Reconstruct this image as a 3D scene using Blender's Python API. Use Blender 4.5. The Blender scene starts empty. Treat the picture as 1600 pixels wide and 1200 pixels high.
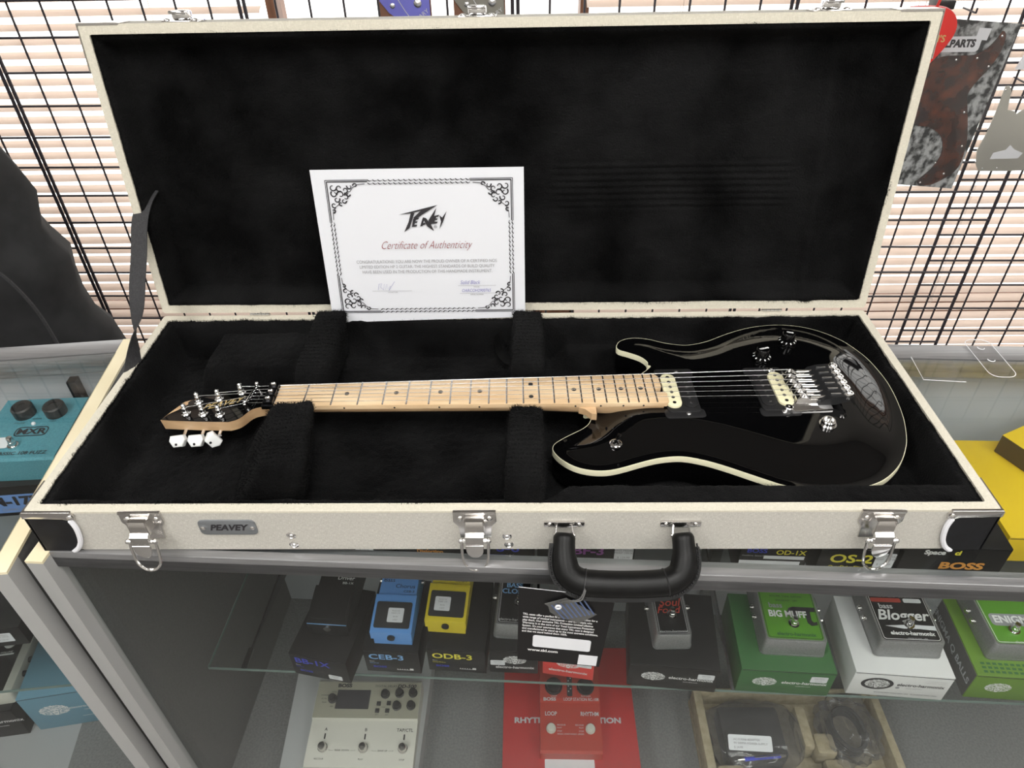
import bpy, bmesh, math, random
from mathutils import Vector, Matrix, noise, geometry
random.seed(7)
S = bpy.context.scene
COL = S.collection
PI = math.pi

# ---------------------------------------------------------------- camera, light, exposure
cam = bpy.data.objects.new('camera', bpy.data.cameras.new('camera'))
COL.objects.link(cam)
cam.data.sensor_width = 36.0
cam.data.lens = 1115.8 / 1600 * 36
cam.data.clip_start = 0.01
_r = Vector((0.99976, 0.01294, -0.0179)); _u = Vector((0.00603, 0.61985, 0.7847))
_b = _r.cross(_u).normalized(); _u = _b.cross(_r).normalized()
cam.matrix_world = Matrix(((_r.x, _u.x, _b.x, 0.02526), (_r.y, _u.y, _b.y, -0.53504), (_r.z, _u.z, _b.z, 0.60204), (0, 0, 0, 1)))
S.camera = cam
S.view_settings.view_transform = 'Standard'
S.view_settings.look = 'None'
S.view_settings.gamma = 1.0
S.view_settings.exposure = -0.09
w = bpy.data.worlds.new('overcast_sky'); S.world = w; w.use_nodes = True
w.node_tree.nodes['Background'].inputs[0].default_value = (1.0, 0.965, 0.94, 1)
w.node_tree.nodes['Background'].inputs[1].default_value = 3.0

def area(name, loc, sx, sy, power, rot=(0, 0, 0), color=(1, 1, 1), portal=False):
    l = bpy.data.lights.new(name, 'AREA'); l.shape = 'RECTANGLE'; l.size = sx; l.size_y = sy
    l.energy = power; l.color = color
    if portal: l.cycles.is_portal = True
    o = bpy.data.objects.new(name, l); COL.objects.link(o); o.location = loc; o.rotation_euler = rot
    return o
CEIL = 1.75
LAMPS = [(-1.35, -0.75), (0.15, -0.75), (1.65, -0.75), (-1.35, -2.3), (0.15, -2.3), (1.65, -2.3)]
for i, (x, y) in enumerate(LAMPS):
    area('ceiling_lamp_light', (x, y, CEIL - 0.06), 0.55, 1.15, 17 if y > -1 else 12, color=(1, 0.985, 0.95))
area('window_portal', (0, 1.46, -0.2), 4.9, 1.9, 1, rot=(-PI / 2, 0, 0), portal=True)

# ---------------------------------------------------------------- materials
def mat(name, col, rough=0.5, metal=0.0, spec=0.5, coat=0.0, sheen=0.0, emit=None, alpha=None):
    m = bpy.data.materials.new(name); m.use_nodes = True
    b = m.node_tree.nodes['Principled BSDF']
    b.inputs['Base Color'].default_value = (*col, 1)
    b.inputs['Roughness'].default_value = rough
    b.inputs['Metallic'].default_value = metal
    b.inputs['Specular IOR Level'].default_value = spec
    b.inputs['Coat Weight'].default_value = coat
    b.inputs['Coat Roughness'].default_value = 0.03
    b.inputs['Sheen Weight'].default_value = sheen
    if emit:
        b.inputs['Emission Color'].default_value = (*emit[0], 1); b.inputs['Emission Strength'].default_value = emit[1]
    return m
def noisy(m, c1, c2, scale, detail=3, stretch=(1, 1, 1), bump=0.0, bscale=None, lo=0.35, hi=0.65, dist=0.002):
    nt = m.node_tree; b = nt.nodes['Principled BSDF']
    tc = nt.nodes.new('ShaderNodeTexCoord'); mp = nt.nodes.new('ShaderNodeMapping'); mp.inputs['Scale'].default_value = stretch
    n = nt.nodes.new('ShaderNodeTexNoise'); n.inputs['Scale'].default_value = scale; n.inputs['Detail'].default_value = detail
    r = nt.nodes.new('ShaderNodeValToRGB'); r.color_ramp.elements[0].position = lo; r.color_ramp.elements[1].position = hi
    r.color_ramp.elements[0].color = (*c1, 1); r.color_ramp.elements[1].color = (*c2, 1)
    L = nt.links.new
    L(tc.outputs['Object'], mp.inputs[0]); L(mp.outputs[0], n.inputs['Vector']); L(n.outputs[0], r.inputs[0]); L(r.outputs[0], b.inputs['Base Color'])
    if bump:
        n2 = nt.nodes.new('ShaderNodeTexNoise'); n2.inputs['Scale'].default_value = bscale or scale; n2.inputs['Detail'].default_value = 4
        bp = nt.nodes.new('ShaderNodeBump'); bp.inputs['Strength'].default_value = bump; bp.inputs['Distance'].default_value = dist
        L(mp.outputs[0], n2.inputs['Vector']); L(n2.outputs[0], bp.inputs['Height']); L(bp.outputs[0], b.inputs['Normal'])
    return m
def weave(m, c1, c2, per):
    nt = m.node_tree; b = nt.nodes['Principled BSDF']; L = nt.links.new
    tc = nt.nodes.new('ShaderNodeTexCoord')
    outs = []
    for st in ((per * .25, per * 2, per * 2), (per * 2, per * .25, per * .25)):
        mp = nt.nodes.new('ShaderNodeMapping'); mp.inputs['Scale'].default_value = st
        n = nt.nodes.new('ShaderNodeTexNoise'); n.inputs['Scale'].default_value = 1; n.inputs['Detail'].default_value = 2
        L(tc.outputs['Object'], mp.inputs[0]); L(mp.outputs[0], n.inputs['Vector']); outs.append(n)
    a = nt.nodes.new('ShaderNodeMath'); a.operation = 'ADD'; L(outs[0].outputs[0], a.inputs[0]); L(outs[1].outputs[0], a.inputs[1])
    r = nt.nodes.new('ShaderNodeValToRGB'); r.color_ramp.elements[0].position = .72; r.color_ramp.elements[1].position = 1.25
    h = nt.nodes.new('ShaderNodeMath'); h.operation = 'MULTIPLY'; h.inputs[1].default_value = .8; L(a.outputs[0], h.inputs[0])
    r.color_ramp.elements[0].color = (*c1, 1); r.color_ramp.elements[1].color = (*c2, 1); L(h.outputs[0], r.inputs[0]); L(r.outputs[0], b.inputs['Base Color'])
    bp = nt.nodes.new('ShaderNodeBump'); bp.inputs['Strength'].default_value = .5; bp.inputs['Distance'].default_value = .0006
    L(a.outputs[0], bp.inputs['Height']); L(bp.outputs[0], b.inputs['Normal'])
    return m
def glassmat(name, tint=(.93, .96, .95), ior=1.45, rough=0.0, haze=0.0, hz=(.8, .8, .8)):
    m = bpy.data.materials.new(name); m.use_nodes = True; nt = m.node_tree; nt.nodes.clear(); L = nt.links.new
    o = nt.nodes.new('ShaderNodeOutputMaterial'); t = nt.nodes.new('ShaderNodeBsdfTransparent'); g = nt.nodes.new('ShaderNodeBsdfGlossy')
    lw = nt.nodes.new('ShaderNodeLayerWeight'); lw.inputs[0].default_value = .5; mx = nt.nodes.new('ShaderNodeMixShader')
    pw = nt.nodes.new('ShaderNodeMath'); pw.operation = 'POWER'; pw.inputs[1].default_value = 5; L(lw.outputs['Facing'], pw.inputs[0])
    f = nt.nodes.new('ShaderNodeMath'); f.operation = 'MULTIPLY_ADD'; r0 = ((ior - 1) / (ior + 1)) ** 2; f.inputs[1].default_value = 1 - r0; f.inputs[2].default_value = r0; L(pw.outputs[0], f.inputs[0])
    t.inputs[0].default_value = (*tint, 1); g.inputs['Roughness'].default_value = rough
    L(f.outputs[0], mx.inputs[0]); L(t.outputs[0], mx.inputs[1]); L(g.outputs[0], mx.inputs[2])
    if haze:
        d = nt.nodes.new('ShaderNodeBsdfDiffuse'); d.inputs[0].default_value = (*hz, 1); m2 = nt.nodes.new('ShaderNodeMixShader'); m2.inputs[0].default_value = haze
        L(mx.outputs[0], m2.inputs[1]); L(d.outputs[0], m2.inputs[2]); L(m2.outputs[0], o.inputs[0])
    else: L(mx.outputs[0], o.inputs[0])
    return m
def translucent(name, col, t=.5):
    m = bpy.data.materials.new(name); m.use_nodes = True; nt = m.node_tree; nt.nodes.clear(); L = nt.links.new
    o = nt.nodes.new('ShaderNodeOutputMaterial'); a = nt.nodes.new('ShaderNodeBsdfDiffuse'); b = nt.nodes.new('ShaderNodeBsdfTranslucent'); mx = nt.nodes.new('ShaderNodeMixShader')
    a.inputs[0].default_value = (*col, 1); b.inputs[0].default_value = (*col, 1); mx.inputs[0].default_value = t
    L(a.outputs[0], mx.inputs[1]); L(b.outputs[0], mx.inputs[2]); L(mx.outputs[0], o.inputs[0]); return m

M = {}
M['canvas'] = weave(mat('canvas', (.6, .57, .5), .85, spec=.2), (.46, .44, .40), (.61, .59, .54), 900)
M['rim'] = weave(mat('rim_canvas', (.7, .66, .56), .8, spec=.2), (.58, .545, .455), (.69, .65, .55), 900)
M['plush'] = noisy(mat('black_plush', (.01, .01, .01), 1, spec=.02, sheen=.02), (.0022, .0022, .0023), (.0105, .0105, .0108), 9, 5, bump=.9, bscale=420, dist=.003)
M['chrome'] = mat('chrome', (.80, .79, .78), .12, 1)
M['nickel'] = mat('nickel_plate', (.72, .70, .68), .2, 1)
M['steel'] = mat('steel_wire', (.75, .75, .76), .25, 1)
M['darkmetal'] = mat('dark_metal', (.05, .05, .055), .3, 1)
M['black'] = mat('black_plastic', (.012, .012, .013), .4)
M['gloss'] = mat('black_lacquer', (.0015, .0015, .0017), .035, spec=.42)
M['leather'] = noisy(mat('black_leather', (.005, .005, .005), .40, spec=.22), (.0035, .0035, .0035), (.006, .006, .006), 60, bump=.25, bscale=900, dist=.0005)
M['tolex'] = noisy(mat('black_vinyl', (.008, .008, .009), .6, spec=.3), (.006, .006, .007), (.010, .010, .012), 60, bump=.3, bscale=900, dist=.0005)
M['webbing'] = weave(mat('black_webbing', (.03, .03, .032), .8), (.022, .022, .024), (.046, .045, .048), 900)
M['whiteplastic'] = mat('white_piping', (.78, .78, .82), .35)
M['cream'] = mat('cream_plastic', (.78, .74, .50), .35)
M['binding'] = mat('cream_binding', (.72, .69, .50), .35)
M['maple'] = noisy(mat('birdseye_maple', (.7, .5, .3), .35, coat=.3), (.62, .43, .25), (.78, .60, .39), 9, 4, (1, 8, 4))
M['maple2'] = noisy(mat('maple_edge', (.6, .4, .2), .35, coat=.3), (.46, .29, .155), (.62, .42, .24), 11, 4, (1, 5, 5))
M['pearl'] = mat('pearl_button', (.80, .81, .80), .25, coat=.5)
M['gold'] = mat('gold_print', (.55, .40, .16), .4, .3)
M['alu'] = noisy(mat('aluminium', (.45, .45, .46), .34, .6), (.27, .27, .275), (.33, .33, .34), 8, 2, (1, 30, 30))
M['alugrey'] = mat('grey_painted_frame', (.36, .36, .355), .5)
M['woodedge'] = noisy(mat('cream_edge_band', (.8, .72, .5), .5), (.74, .655, .45), (.82, .74, .54), 10, 2)
M['woodraw'] = noisy(mat('raw_edge_wood', (.55, .36, .25), .7), (.45, .28, .19), (.6, .42, .30), 12, 2, (1, 6, 6))
M['glass'] = glassmat('clear_glass', (.955, .97, .965), 1.35)
M['shelfglass'] = glassmat('shelf_glass', (.955, .97, .965), 1.3)
M['glassedge'] = mat('glass_edge', (.16, .22, .20), .2)
M['clearplastic'] = glassmat('clear_plastic', (.96, .96, .96), 1.3, .06, haze=.015)
M['bag'] = glassmat('plastic_bag', (.88, .88, .9), 1.5, .1, haze=.05)
M['panelgrey'] = noisy(mat('dark_grey_laminate', (.1, .1, .1), .6), (.088, .088, .086), (.108, .107, .104), 300, 3)
M['deckgrey'] = noisy(mat('grey_carpet', (.15, .15, .15), .9), (.14, .142, .14), (.185, .187, .185), 260, 3)
M['backgrey'] = mat('pale_back_panel', (.46, .48, .51), .5)
M['blackbox'] = mat('black_carton', (.008, .0075, .008), .45, spec=.35)
M['paper'] = mat('white_paper', (.68, .69, .73), .6)
M['sticker'] = mat('white_sticker', (.72, .73, .76), .5)
M['greyprint'] = mat('grey_print', (.30, .30, .32), .6)
M['palepr'] = mat('pale_grey_print', (.52, .52, .54), .6); M['certgrey'] = mat('certificate_grey_print', (.30, .30, .31), .6)
M['inkblack'] = mat('black_ink', (.02, .018, .022), .5)
M['inkred'] = mat('dark_red_ink', (.25, .05, .05), .5)
M['inkblue'] = mat('blue_pen_ink', (.25, .25, .5), .5)
M['whiteprint'] = mat('white_print', (.78, .78, .78), .5)
M['bossblue'] = mat('sky_blue_enamel', (.13, .33, .74), .35)
M['bossyellow'] = mat('yellow_enamel', (.72, .58, .035), .35)
M['bosswhite'] = mat('ivory_enamel', (.55, .54, .48), .4)
M['olive'] = mat('olive_grey_enamel', (.30, .29, .23), .4)
M['rubber'] = mat('black_rubber', (.018, .018, .019), .7)
M['bossblueink'] = mat('blue_print', (.03, .05, .5), .5)
M['lblueink'] = mat('light_blue_print', (.2, .42, .75), .5)
M['dimblue'] = mat('dim_blue_print', (.09, .13, .26), .5)
M['yellowink'] = mat('yellow_print', (.75, .68, .06), .5)
M['purpleink'] = mat('purple_print', (.28, .08, .32), .5)
M['orangeink'] = mat('orange_print', (.62, .28, .06), .5)
M['redink'] = mat('red_print', (.55, .06, .04), .5)
M['greenbox'] = mat('green_carton', (.035, .13, .035), .5)
M['greenbox2'] = mat('lime_green_carton', (.12, .24, .02), .5)
M['greenface'] = mat('green_faceplate', (.10, .30, .02), .4)
M['whitebox'] = mat('white_carton', (.72, .72, .72), .5)
M['tealbox'] = mat('teal_carton', (.13, .27, .36), .5)
M['redbox'] = mat('red_carton', (.42, .02, .02), .5)
M['redenamel'] = mat('red_enamel', (.40, .045, .03), .4)
M['brightred'] = mat('bright_red_carton', (.72, .05, .04), .5)
M['diecast'] = noisy(mat('die_cast_grey', (.3, .3, .3), .45, .6), (.27, .27, .275), (.33, .33, .335), 500, 2)
M['mxrteal'] = noisy(mat('teal_hammertone', (.1, .35, .40), .4, .1), (.07, .24, .30), (.10, .31, .37), 400, 2)
M['bluelabel'] = mat('light_blue_carton', (.14, .26, .55), .5)
M['yellowbox'] = mat('yellow_carton', (.80, .55, .02), .45)
M['brownside'] = mat('dark_brown_carton', (.07, .045, .015), .5)
M['pulp'] = noisy(mat('moulded_pulp', (.4, .34, .22), .9), (.33, .28, .18), (.42, .36, .25), 80, 3, bump=.4, bscale=300)
M['redpick'] = mat('red_plastic', (.62, .03, .025), .35)
M['tort'] = noisy(mat('tortoiseshell', (.1, .03, .02), .12, coat=.6), (.016, .007, .007), (.13, .032, .012), 34, 6, lo=.4, hi=.72)
M['greypearl'] = noisy(mat('grey_pearloid', (.2, .2, .2), .25), (.025, .027, .027), (.42, .43, .43), 55, 4, (1, .6, .8), lo=.42, hi=.6)
M['silver'] = mat('silver_foil', (.50, .49, .44), .35, .5)
M['cloth'] = noisy(mat('black_cloth', (.022, .022, .023), .85), (.009, .009, .0095), (.017, .017, .018), 20, 3)
M['gridwire'] = mat('black_wire_enamel', (.022, .018, .025), .45)
M['slat'] = translucent('blind_slat', (.88, .79, .725), .46)
M['blue'] = mat('violet_blue_plate', (.16, .16, .55), .4)
M['greyplate'] = mat('grey_plate', (.23, .22, .19), .4)
M['brown'] = mat('brown_card', (.16, .07, .04), .6)
M['brownwood'] = noisy(mat('brown_wood', (.2, .1, .06), .5), (.17, .08, .045), (.25, .12, .07), 8, 3, (8, 8, 1))
M['wall'] = mat('wall_paint', (.62, .60, .57), .8)
M['ceil'] = mat('ceiling_paint', (.42, .41, .40), .9)
M['floor'] = mat('floor_tile', (.20, .19, .18), .5)
M['lampface'] = mat('lamp_diffuser', (.9, .9, .9), .5, emit=((1, .985, .95), 6))
M['screen'] = mat('dark_screen', (.035, .035, .04), .2)
M['nameplate'] = mat('grey_nameplate', (.19, .20, .21), .45, .3)

# ---------------------------------------------------------------- mesh helpers
TM = {}     # root transform of each thing
def T(x=0, y=0, z=0, rz=0, rx=0, ry=0, s=None):
    m = Matrix.Translation((x, y, z)) @ Matrix.Rotation(rz, 4, 'Z') @ Matrix.Rotation(ry, 4, 'Y') @ Matrix.Rotation(rx, 4, 'X')
    if s: m = m @ Matrix.Diagonal((*s, 1))
    return m
def frame(o, ex, ey):
    ex = Vector(ex).normalized(); ez = ex.cross(Vector(ey)).normalized(); ey = ez.cross(ex)
    return Matrix(((ex.x, ey.x, ez.x, o[0]), (ex.y, ey.y, ez.y, o[1]), (ex.z, ey.z, ez.z, o[2]), (0, 0, 0, 1)))
FRONT = Matrix.Rotation(PI / 2, 4, 'X')     # text plane facing -Y
def tag(o, label=None, cat=None, group=None, kind=None):
    if label: o['label'] = label
    if cat: o['category'] = cat
    if group: o['group'] = group
    if kind: o['kind'] = kind
    return o
def thing(name, label, cat, loc=(0, 0, 0), rz=0, group=None):
    o = bpy.data.objects.new(name, None); COL.objects.link(o); o.empty_display_size = .05
    o.location = loc; o.rotation_euler = (0, 0, rz); tag(o, label, cat, group)
    TM[o.name] = T(*loc, rz=rz); return o
class MB:
    def __init__(s): s.bm = bmesh.new()
    def add(s, verts, faces, m=None):
        vs = [s.bm.verts.new((m @ Vector(v)) if m is not None else v) for v in verts]
        for f in faces:
            try: s.bm.faces.new([vs[i] for i in f])
            except ValueError: pass
        return s
    def join(s, b, m=None):
        b.verts.ensure_lookup_table(); b.verts.index_update()
        return s.add([v.co.copy() for v in b.verts], [[v.index for v in f.verts] for f in b.faces], m)
    def box(s, c, d, bev=0, m=None, seg=2):
        b = bmesh.new(); bmesh.ops.create_cube(b, size=1)
        for v in b.verts: v.co = Vector((v.co.x * d[0] + c[0], v.co.y * d[1] + c[1], v.co.z * d[2] + c[2]))
        if bev: bmesh.ops.bevel(b, geom=b.edges[:], offset=bev, segments=seg, affect='EDGES', profile=.5)
        s.join(b, m); b.free(); return s
    def b2(s, x0, x1, y0, y1, z0, z1, bev=0, m=None): return s.box(((x0 + x1) / 2, (y0 + y1) / 2, (z0 + z1) / 2), (x1 - x0, y1 - y0, z1 - z0), bev, m)
    def prism(s, out, z0, z1, m=None, bev=0, seg=2):
        b = bmesh.new(); vs = [b.verts.new((x, y, z0)) for x, y in out]; f = b.faces.new(vs)
        r = bmesh.ops.extrude_face_region(b, geom=[f]); top = [v for v in r['geom'] if isinstance(v, bmesh.types.BMVert)]
        for v in top: v.co.z = z1
        bmesh.ops.recalc_face_normals(b, faces=b.faces[:])
        if bev:
            tf = [g for g in r['geom'] if isinstance(g, bmesh.types.BMFace)][0]
            bmesh.ops.bevel(b, geom=list(tf.edges), offset=bev, segments=seg, affect='EDGES', profile=.5)
        s.join(b, m); b.free(); return s
    def lathe(s, prof, n=24, m=None):
        vs, fs = [], []
        for r, z in prof:
            for k in range(n): a = 2 * PI * k / n; vs.append((r * math.cos(a), r * math.sin(a), z))
        for i in range(len(prof) - 1):
            for k in range(n): fs.append((i * n + k, i * n + (k + 1) % n, (i + 1) * n + (k + 1) % n, (i + 1) * n + k))
        if prof[0][0] > 1e-6: fs.append(list(range(n))[::-1])
        if prof[-1][0] > 1e-6: fs.append([(len(prof) - 1) * n + k for k in range(n)])
        return s.add(vs, fs, m)
    def cyl(s, p, q, r, n=12, r2=None):
        p, q = Vector(p), Vector(q); d = q - p; L = d.length
        m = Matrix.Translation(p) @ d.to_track_quat('Z', 'Y').to_matrix().to_4x4()
        return s.lathe([(r, 0), (r2 if r2 is not None else r, L)], n, m)
    def tube(s, pts, r, n=8, closed=False, m=None, flat=1.0):
        pts = [Vector(p) for p in pts]; N = len(pts); vs, fs = [], []
        up = None
        for i, p in enumerate(pts):
            if closed: t = pts[(i + 1) % N] - pts[i - 1]
            else: t = pts[min(i + 1, N - 1)] - pts[max(i - 1, 0)]
            t.normalize()
            if up is None: up = Vector((0, 0, 1)) if abs(t.z) < .9 else Vector((0, 1, 0))
            a = t.cross(up); 
            if a.length < 1e-4: a = t.orthogonal()
            a.normalize(); b = a.cross(t); up = b
            rr = r[i] if isinstance(r, (list, tuple)) else r
            for k in range(n):
                c = 2 * PI * k / n; vs.append(p + a * (rr * math.cos(c)) + b * (rr * flat * math.sin(c)))
        for i in range(N if closed else N - 1):
            j = (i + 1) % N
            for k in range(n): fs.append((i * n + k, i * n + (k + 1) % n, j * n + (k + 1) % n, j * n + k))
        if not closed: fs += [list(range(n))[::-1], [(N - 1) * n + k for k in range(n)]]
        return s.add(vs, fs, m)
    def sph(s, c, r, n=12, sc=(1, 1, 1), m=None):
        b = bmesh.new(); bmesh.ops.create_uvsphere(b, u_segments=n, v_segments=max(6, n // 2), radius=r)
        for v in b.verts: v.co = Vector((v.co.x * sc[0] + c[0], v.co.y * sc[1] + c[1], v.co.z * sc[2] + c[2]))
        s.join(b, m); b.free(); return s
    def poly(s, pts, m=None, z=0): return s.add([(p[0], p[1], p[2] if len(p) > 2 else z) for p in pts], [list(range(len(pts)))], m)
    def text(s, body, size, m, align='CENTER', bold=0.0, shear=0.0, sx=1.0, ext=0.0, space=1.0, line=1.0):
        cu = bpy.data.curves.new('t', 'FONT'); cu.body = body; cu.size = size; cu.align_x = align; cu.align_y = 'CENTER'
        cu.offset = bold; cu.shear = shear; cu.extrude = ext; cu.space_character = space; cu.space_line = line; cu.resolution_u = 3
        o = bpy.data.objects.new('t', cu); me = bpy.data.meshes.new_from_object(o)
        s.add([(v.co.x * sx, v.co.y, v.co.z) for v in me.vertices], [list(p.vertices) for p in me.polygons], m)
        bpy.data.objects.remove(o); bpy.data.curves.remove(cu); bpy.data.meshes.remove(me); return s
    def build(s, name, m, parent=None, world=False, smooth=35, recalc=False, label=None):
        me = bpy.data.meshes.new(name)
        if recalc: bmesh.ops.recalc_face_normals(s.bm, faces=s.bm.faces[:])
        if world and parent is not None:
            r = parent
            while r.parent: r = r.parent
            s.bm.transform(TM[r.name].inverted())
        s.bm.to_mesh(me); s.bm.free()
        if smooth: me.shade_smooth(); me.set_sharp_from_angle(angle=math.radians(smooth))
        me.materials.append(m)
        o = bpy.data.objects.new(name, me); COL.objects.link(o); o.parent = parent
        if label: o['label'] = label
        return o
def struct(name, mb, m): return tag(mb.build(name, m), kind='structure')
def catmull(P, k=4, closed=True):
    out = []; N = len(P)
    for i in range(N if closed else N - 1):
        g = lambda j: Vector(P[j % N]) if closed else Vector(P[max(0, min(N - 1, j))])
        a, b, c, d = g(i - 1), g(i), g(i + 1), g(i + 2)
        for t in range(k):
            u = t / k; out.append(.5 * ((2 * b) + (c - a) * u + (2 * a - 5 * b + 4 * c - d) * u * u + (3 * b - a - 3 * c + d) * u ** 3))
    if not closed: out.append(Vector(P[-1]))
    return out
def roundrect(w, h, r, n=4, cx=0, cy=0):
    o = []
    for sx, sy, a0 in ((1, 1, 0), (-1, 1, PI / 2), (-1, -1, PI), (1, -1, 1.5 * PI)):
        for k in range(n + 1): a = a0 + PI / 2 * k / n; o.append((cx + sx * (w / 2 - r) + r * math.cos(a), cy + sy * (h / 2 - r) + r * math.sin(a)))
    return o
def sm(t): t = max(0., min(1., t)); return t * t * (3 - 2 * t)
def screw(mb, p, r, m=None): 
    mt = T(*p) if m is None else m @ T(*p)
    return mb.lathe([(r, 0), (r, r * .3), (r * .6, r * .6), (0.0001, r * .7)], 12, mt)

# ---------------------------------------------------------------- the setting
CY = -0.0437            # the middle showcase stands slightly turned to the guitar case
zt = -0.0665            # top of the showcase glass
mb = MB(); mb.b2(-3.2, 3.2, -3.6, 1.6, -1.22, -1.2); struct('floor', mb, M['floor'])
mb = MB(); mb.b2(-3.2, 3.2, -3.6, 1.6, CEIL, CEIL + .02); struct('ceiling', mb, M['ceil'])
mb = MB(); mb.b2(-3.22, -3.2, -3.6, 1.6, -1.2, CEIL); struct('wall_left', mb, M['wall'])
mb = MB(); mb.b2(3.2, 3.22, -3.6, 1.6, -1.2, CEIL); struct('wall_right', mb, M['wall'])
mb = MB(); mb.b2(-3.2, 3.2, -3.62, -3.6, -1.2, CEIL); struct('wall_front', mb, M['wall'])
WX, W0, W1 = 2.45, -1.05, .75
mb = MB(); mb.b2(-3.2, 3.2, 1.5, 1.6, -1.2, W0); mb.b2(-3.2, 3.2, 1.5, 1.6, W1, CEIL); mb.b2(-3.2, -WX, 1.5, 1.6, W0, W1); mb.b2(WX, 3.2, 1.5, 1.6, W0, W1)
struct('wall_back', mb, M['wall'])
mb = MB()
for x in (-WX + .03, -.62, .176, WX - .03): mb.b2(x - .011, x + .011, 1.47, 1.56, W0, W1)
mb.b2(-WX, WX, 1.47, 1.56, -.70, -.64); mb.b2(-WX, WX, 1.47, 1.56, W1 - .03, W1); mb.b2(-WX, WX, 1.47, 1.56, W0, W0 + .03)
struct('window_1', mb, M['brownwood'])
mb = MB(); mb.b2(-WX, WX, 1.52, 1.526, W0, W1); struct('window_2', mb, M['glass'])
for x, y in LAMPS:
    t = thing('ceiling_lamp', 'white rectangular ceiling light panel above the shop counter', 'lamp', (x, y, CEIL - .05), group='ceiling light panels')
    mb = MB(); mb.b2(-.31, .31, -.61, .61, .0, .05); mb.build('housing', M['ceil'], t)
    mb = MB(); mb.b2(-.28, .28, -.58, .58, -.004, 0); mb.build('diffuser', M['lampface'], t)

# ---------------------------------------------------------------- behind the counter: blinds, grid panels, hanging goods, bag
GA = -0.0177
def gpt(s_, z, y0=0.0): return (-1.129 + s_ * math.cos(GA) - y0 * math.sin(GA), 1.229 + s_ * math.sin(GA) + y0 * math.cos(GA), z)
def blind(x0, x1, label, wand):
    t = thing('window_blind', label, 'window blind', ((x0 + x1) / 2, 1.33, W1), group=None)
    hw = (x1 - x0) / 2
    mb = MB(); mb.b2(-hw, hw, -.02, .02, 0.0, .035); mb.build('headrail', M['slat'], t)
    z = -.02; n = 0
    prof = [(-.0135, -.0008), (-.006, .0009), (.0, .0014), (.006, .0009), (.0135, -.0008)]
    base = MB(); a = math.radians(23)
    for s_ in (-hw, hw):
        for dz in (0, .0006):
            for (p, q) in prof: base.bm.verts.new((s_, p * math.cos(a) - q * math.sin(a), p * math.sin(a) + q * math.cos(a) + dz))
    base.bm.verts.ensure_lookup_table(); V = base.bm.verts
    for k in range(4): base.bm.faces.new([V[k], V[k + 1], V[11 + k], V[10 + k]]); base.bm.faces.new([V[5 + k], V[15 + k], V[16 + k], V[6 + k]])
    first = base.build('slat', M['slat'], t)
    while z > -1.62:
        o = first if n == 0 else first.copy()
        if n: COL.objects.link(o); o.parent = t
        o.location = (0, 0, z); z -= .0312; n += 1
    mb = MB(); mb.b2(-hw, hw, -.013, .013, z - .01, z + .006); mb.build('bottom_rail', M['slat'], t)
    for f in ([-.8, -.3, .3, .8] if hw > .9 else [-.7, .7]):
        mb = MB(); mb.cyl((f * hw, .016, 0), (f * hw, .016, z), .0009, 5); mb.cyl((f * hw, -.016, 0), (f * hw, -.016, z), .0009, 5); mb.build('ladder_cord', M['slat'], t)
    if wand is not None:
        mb = MB(); mb.cyl((wand, -.05, .0), (wand + .012, -.05, -1.27), .0065, 6); mb.sph((wand + .012, -.05, -1.275), .009); mb.build('tilt_wand', M['clearplastic'], t)
blind(-2.4, -.60, 'wide cream venetian blind over the window left of the open lid', None)
blind(.17, 2.4, 'wide cream venetian blind over the window right of the open lid', -.09)

def grid_panel(s0, s1, dz, label, depth=0.0, brk=()):
    t = thing('grid_panel', label, 'grid panel', gpt((s0 + s1) / 2, -1.2, depth), GA)
    hw = (s1 - s0) / 2; top = 2.0
    z0 = .2310 + 1.2 + dz
    mb = MB()
    for x in (-hw, hw): mb.cyl((x, 0, 0), (x, 0, top), .0042, 8)
    mb.cyl((-hw, 0, top), (hw, 0, top), .0042, 8); mb.cyl((-hw, 0, .01), (hw, 0, .01), .0042, 8)
    mb.build('frame', M['gridwire'], t)
    k = math.ceil((.04 - hw * 2) / .0762)
    x = -hw + .0700
    while x < hw - .01:
        mb = MB(); mb.cyl((x, 0, .01), (x, 0, top), .0027, 6); mb.build('upright_wire', M['gridwire'], t); x += .0762
    z = z0 + 6 * .0762
    while z > .05:
        if z < top:
            mb = MB(); mb.cyl((-hw, -.005, z), (hw, -.005, z), .0027, 6); mb.build('cross_wire', M['gridwire'], t)
        z -= .0762
    return t
JL = -.074; PW = .6065
grid_panel(JL - PW - .006, JL - .012, .0, 'black wire grid panel at the far left edge of the picture')
grid_panel(JL, JL + PW - .012, 0, 'black wire grid panel between the black bag and the open lid')
grid_panel(JL + PW, JL + 2 * PW - .012, 0, 'black wire grid panel behind the left half of the open lid')
grid_panel(JL + 2 * PW, JL + 3 * PW - .012, 0, 'black wire grid panel behind the right half of the open lid')
grid_panel(JL + 3 * PW, JL + 4 * PW - .006, 0, 'black wire grid panel behind the tortoiseshell plate package')
grid_panel(JL + 4 * PW - .10, JL + 5 * PW - .04, .019, 'black wire grid panel overlapping at the far right edge', .03)

def XZ(y, rot=0): return Matrix(((1, 0, 0, 0), (0, 0, -1, y), (0, 1, 0, 0), (0, 0, 0, 1)))   # (x,y)->(x,z) facing -Y at depth y
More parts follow.
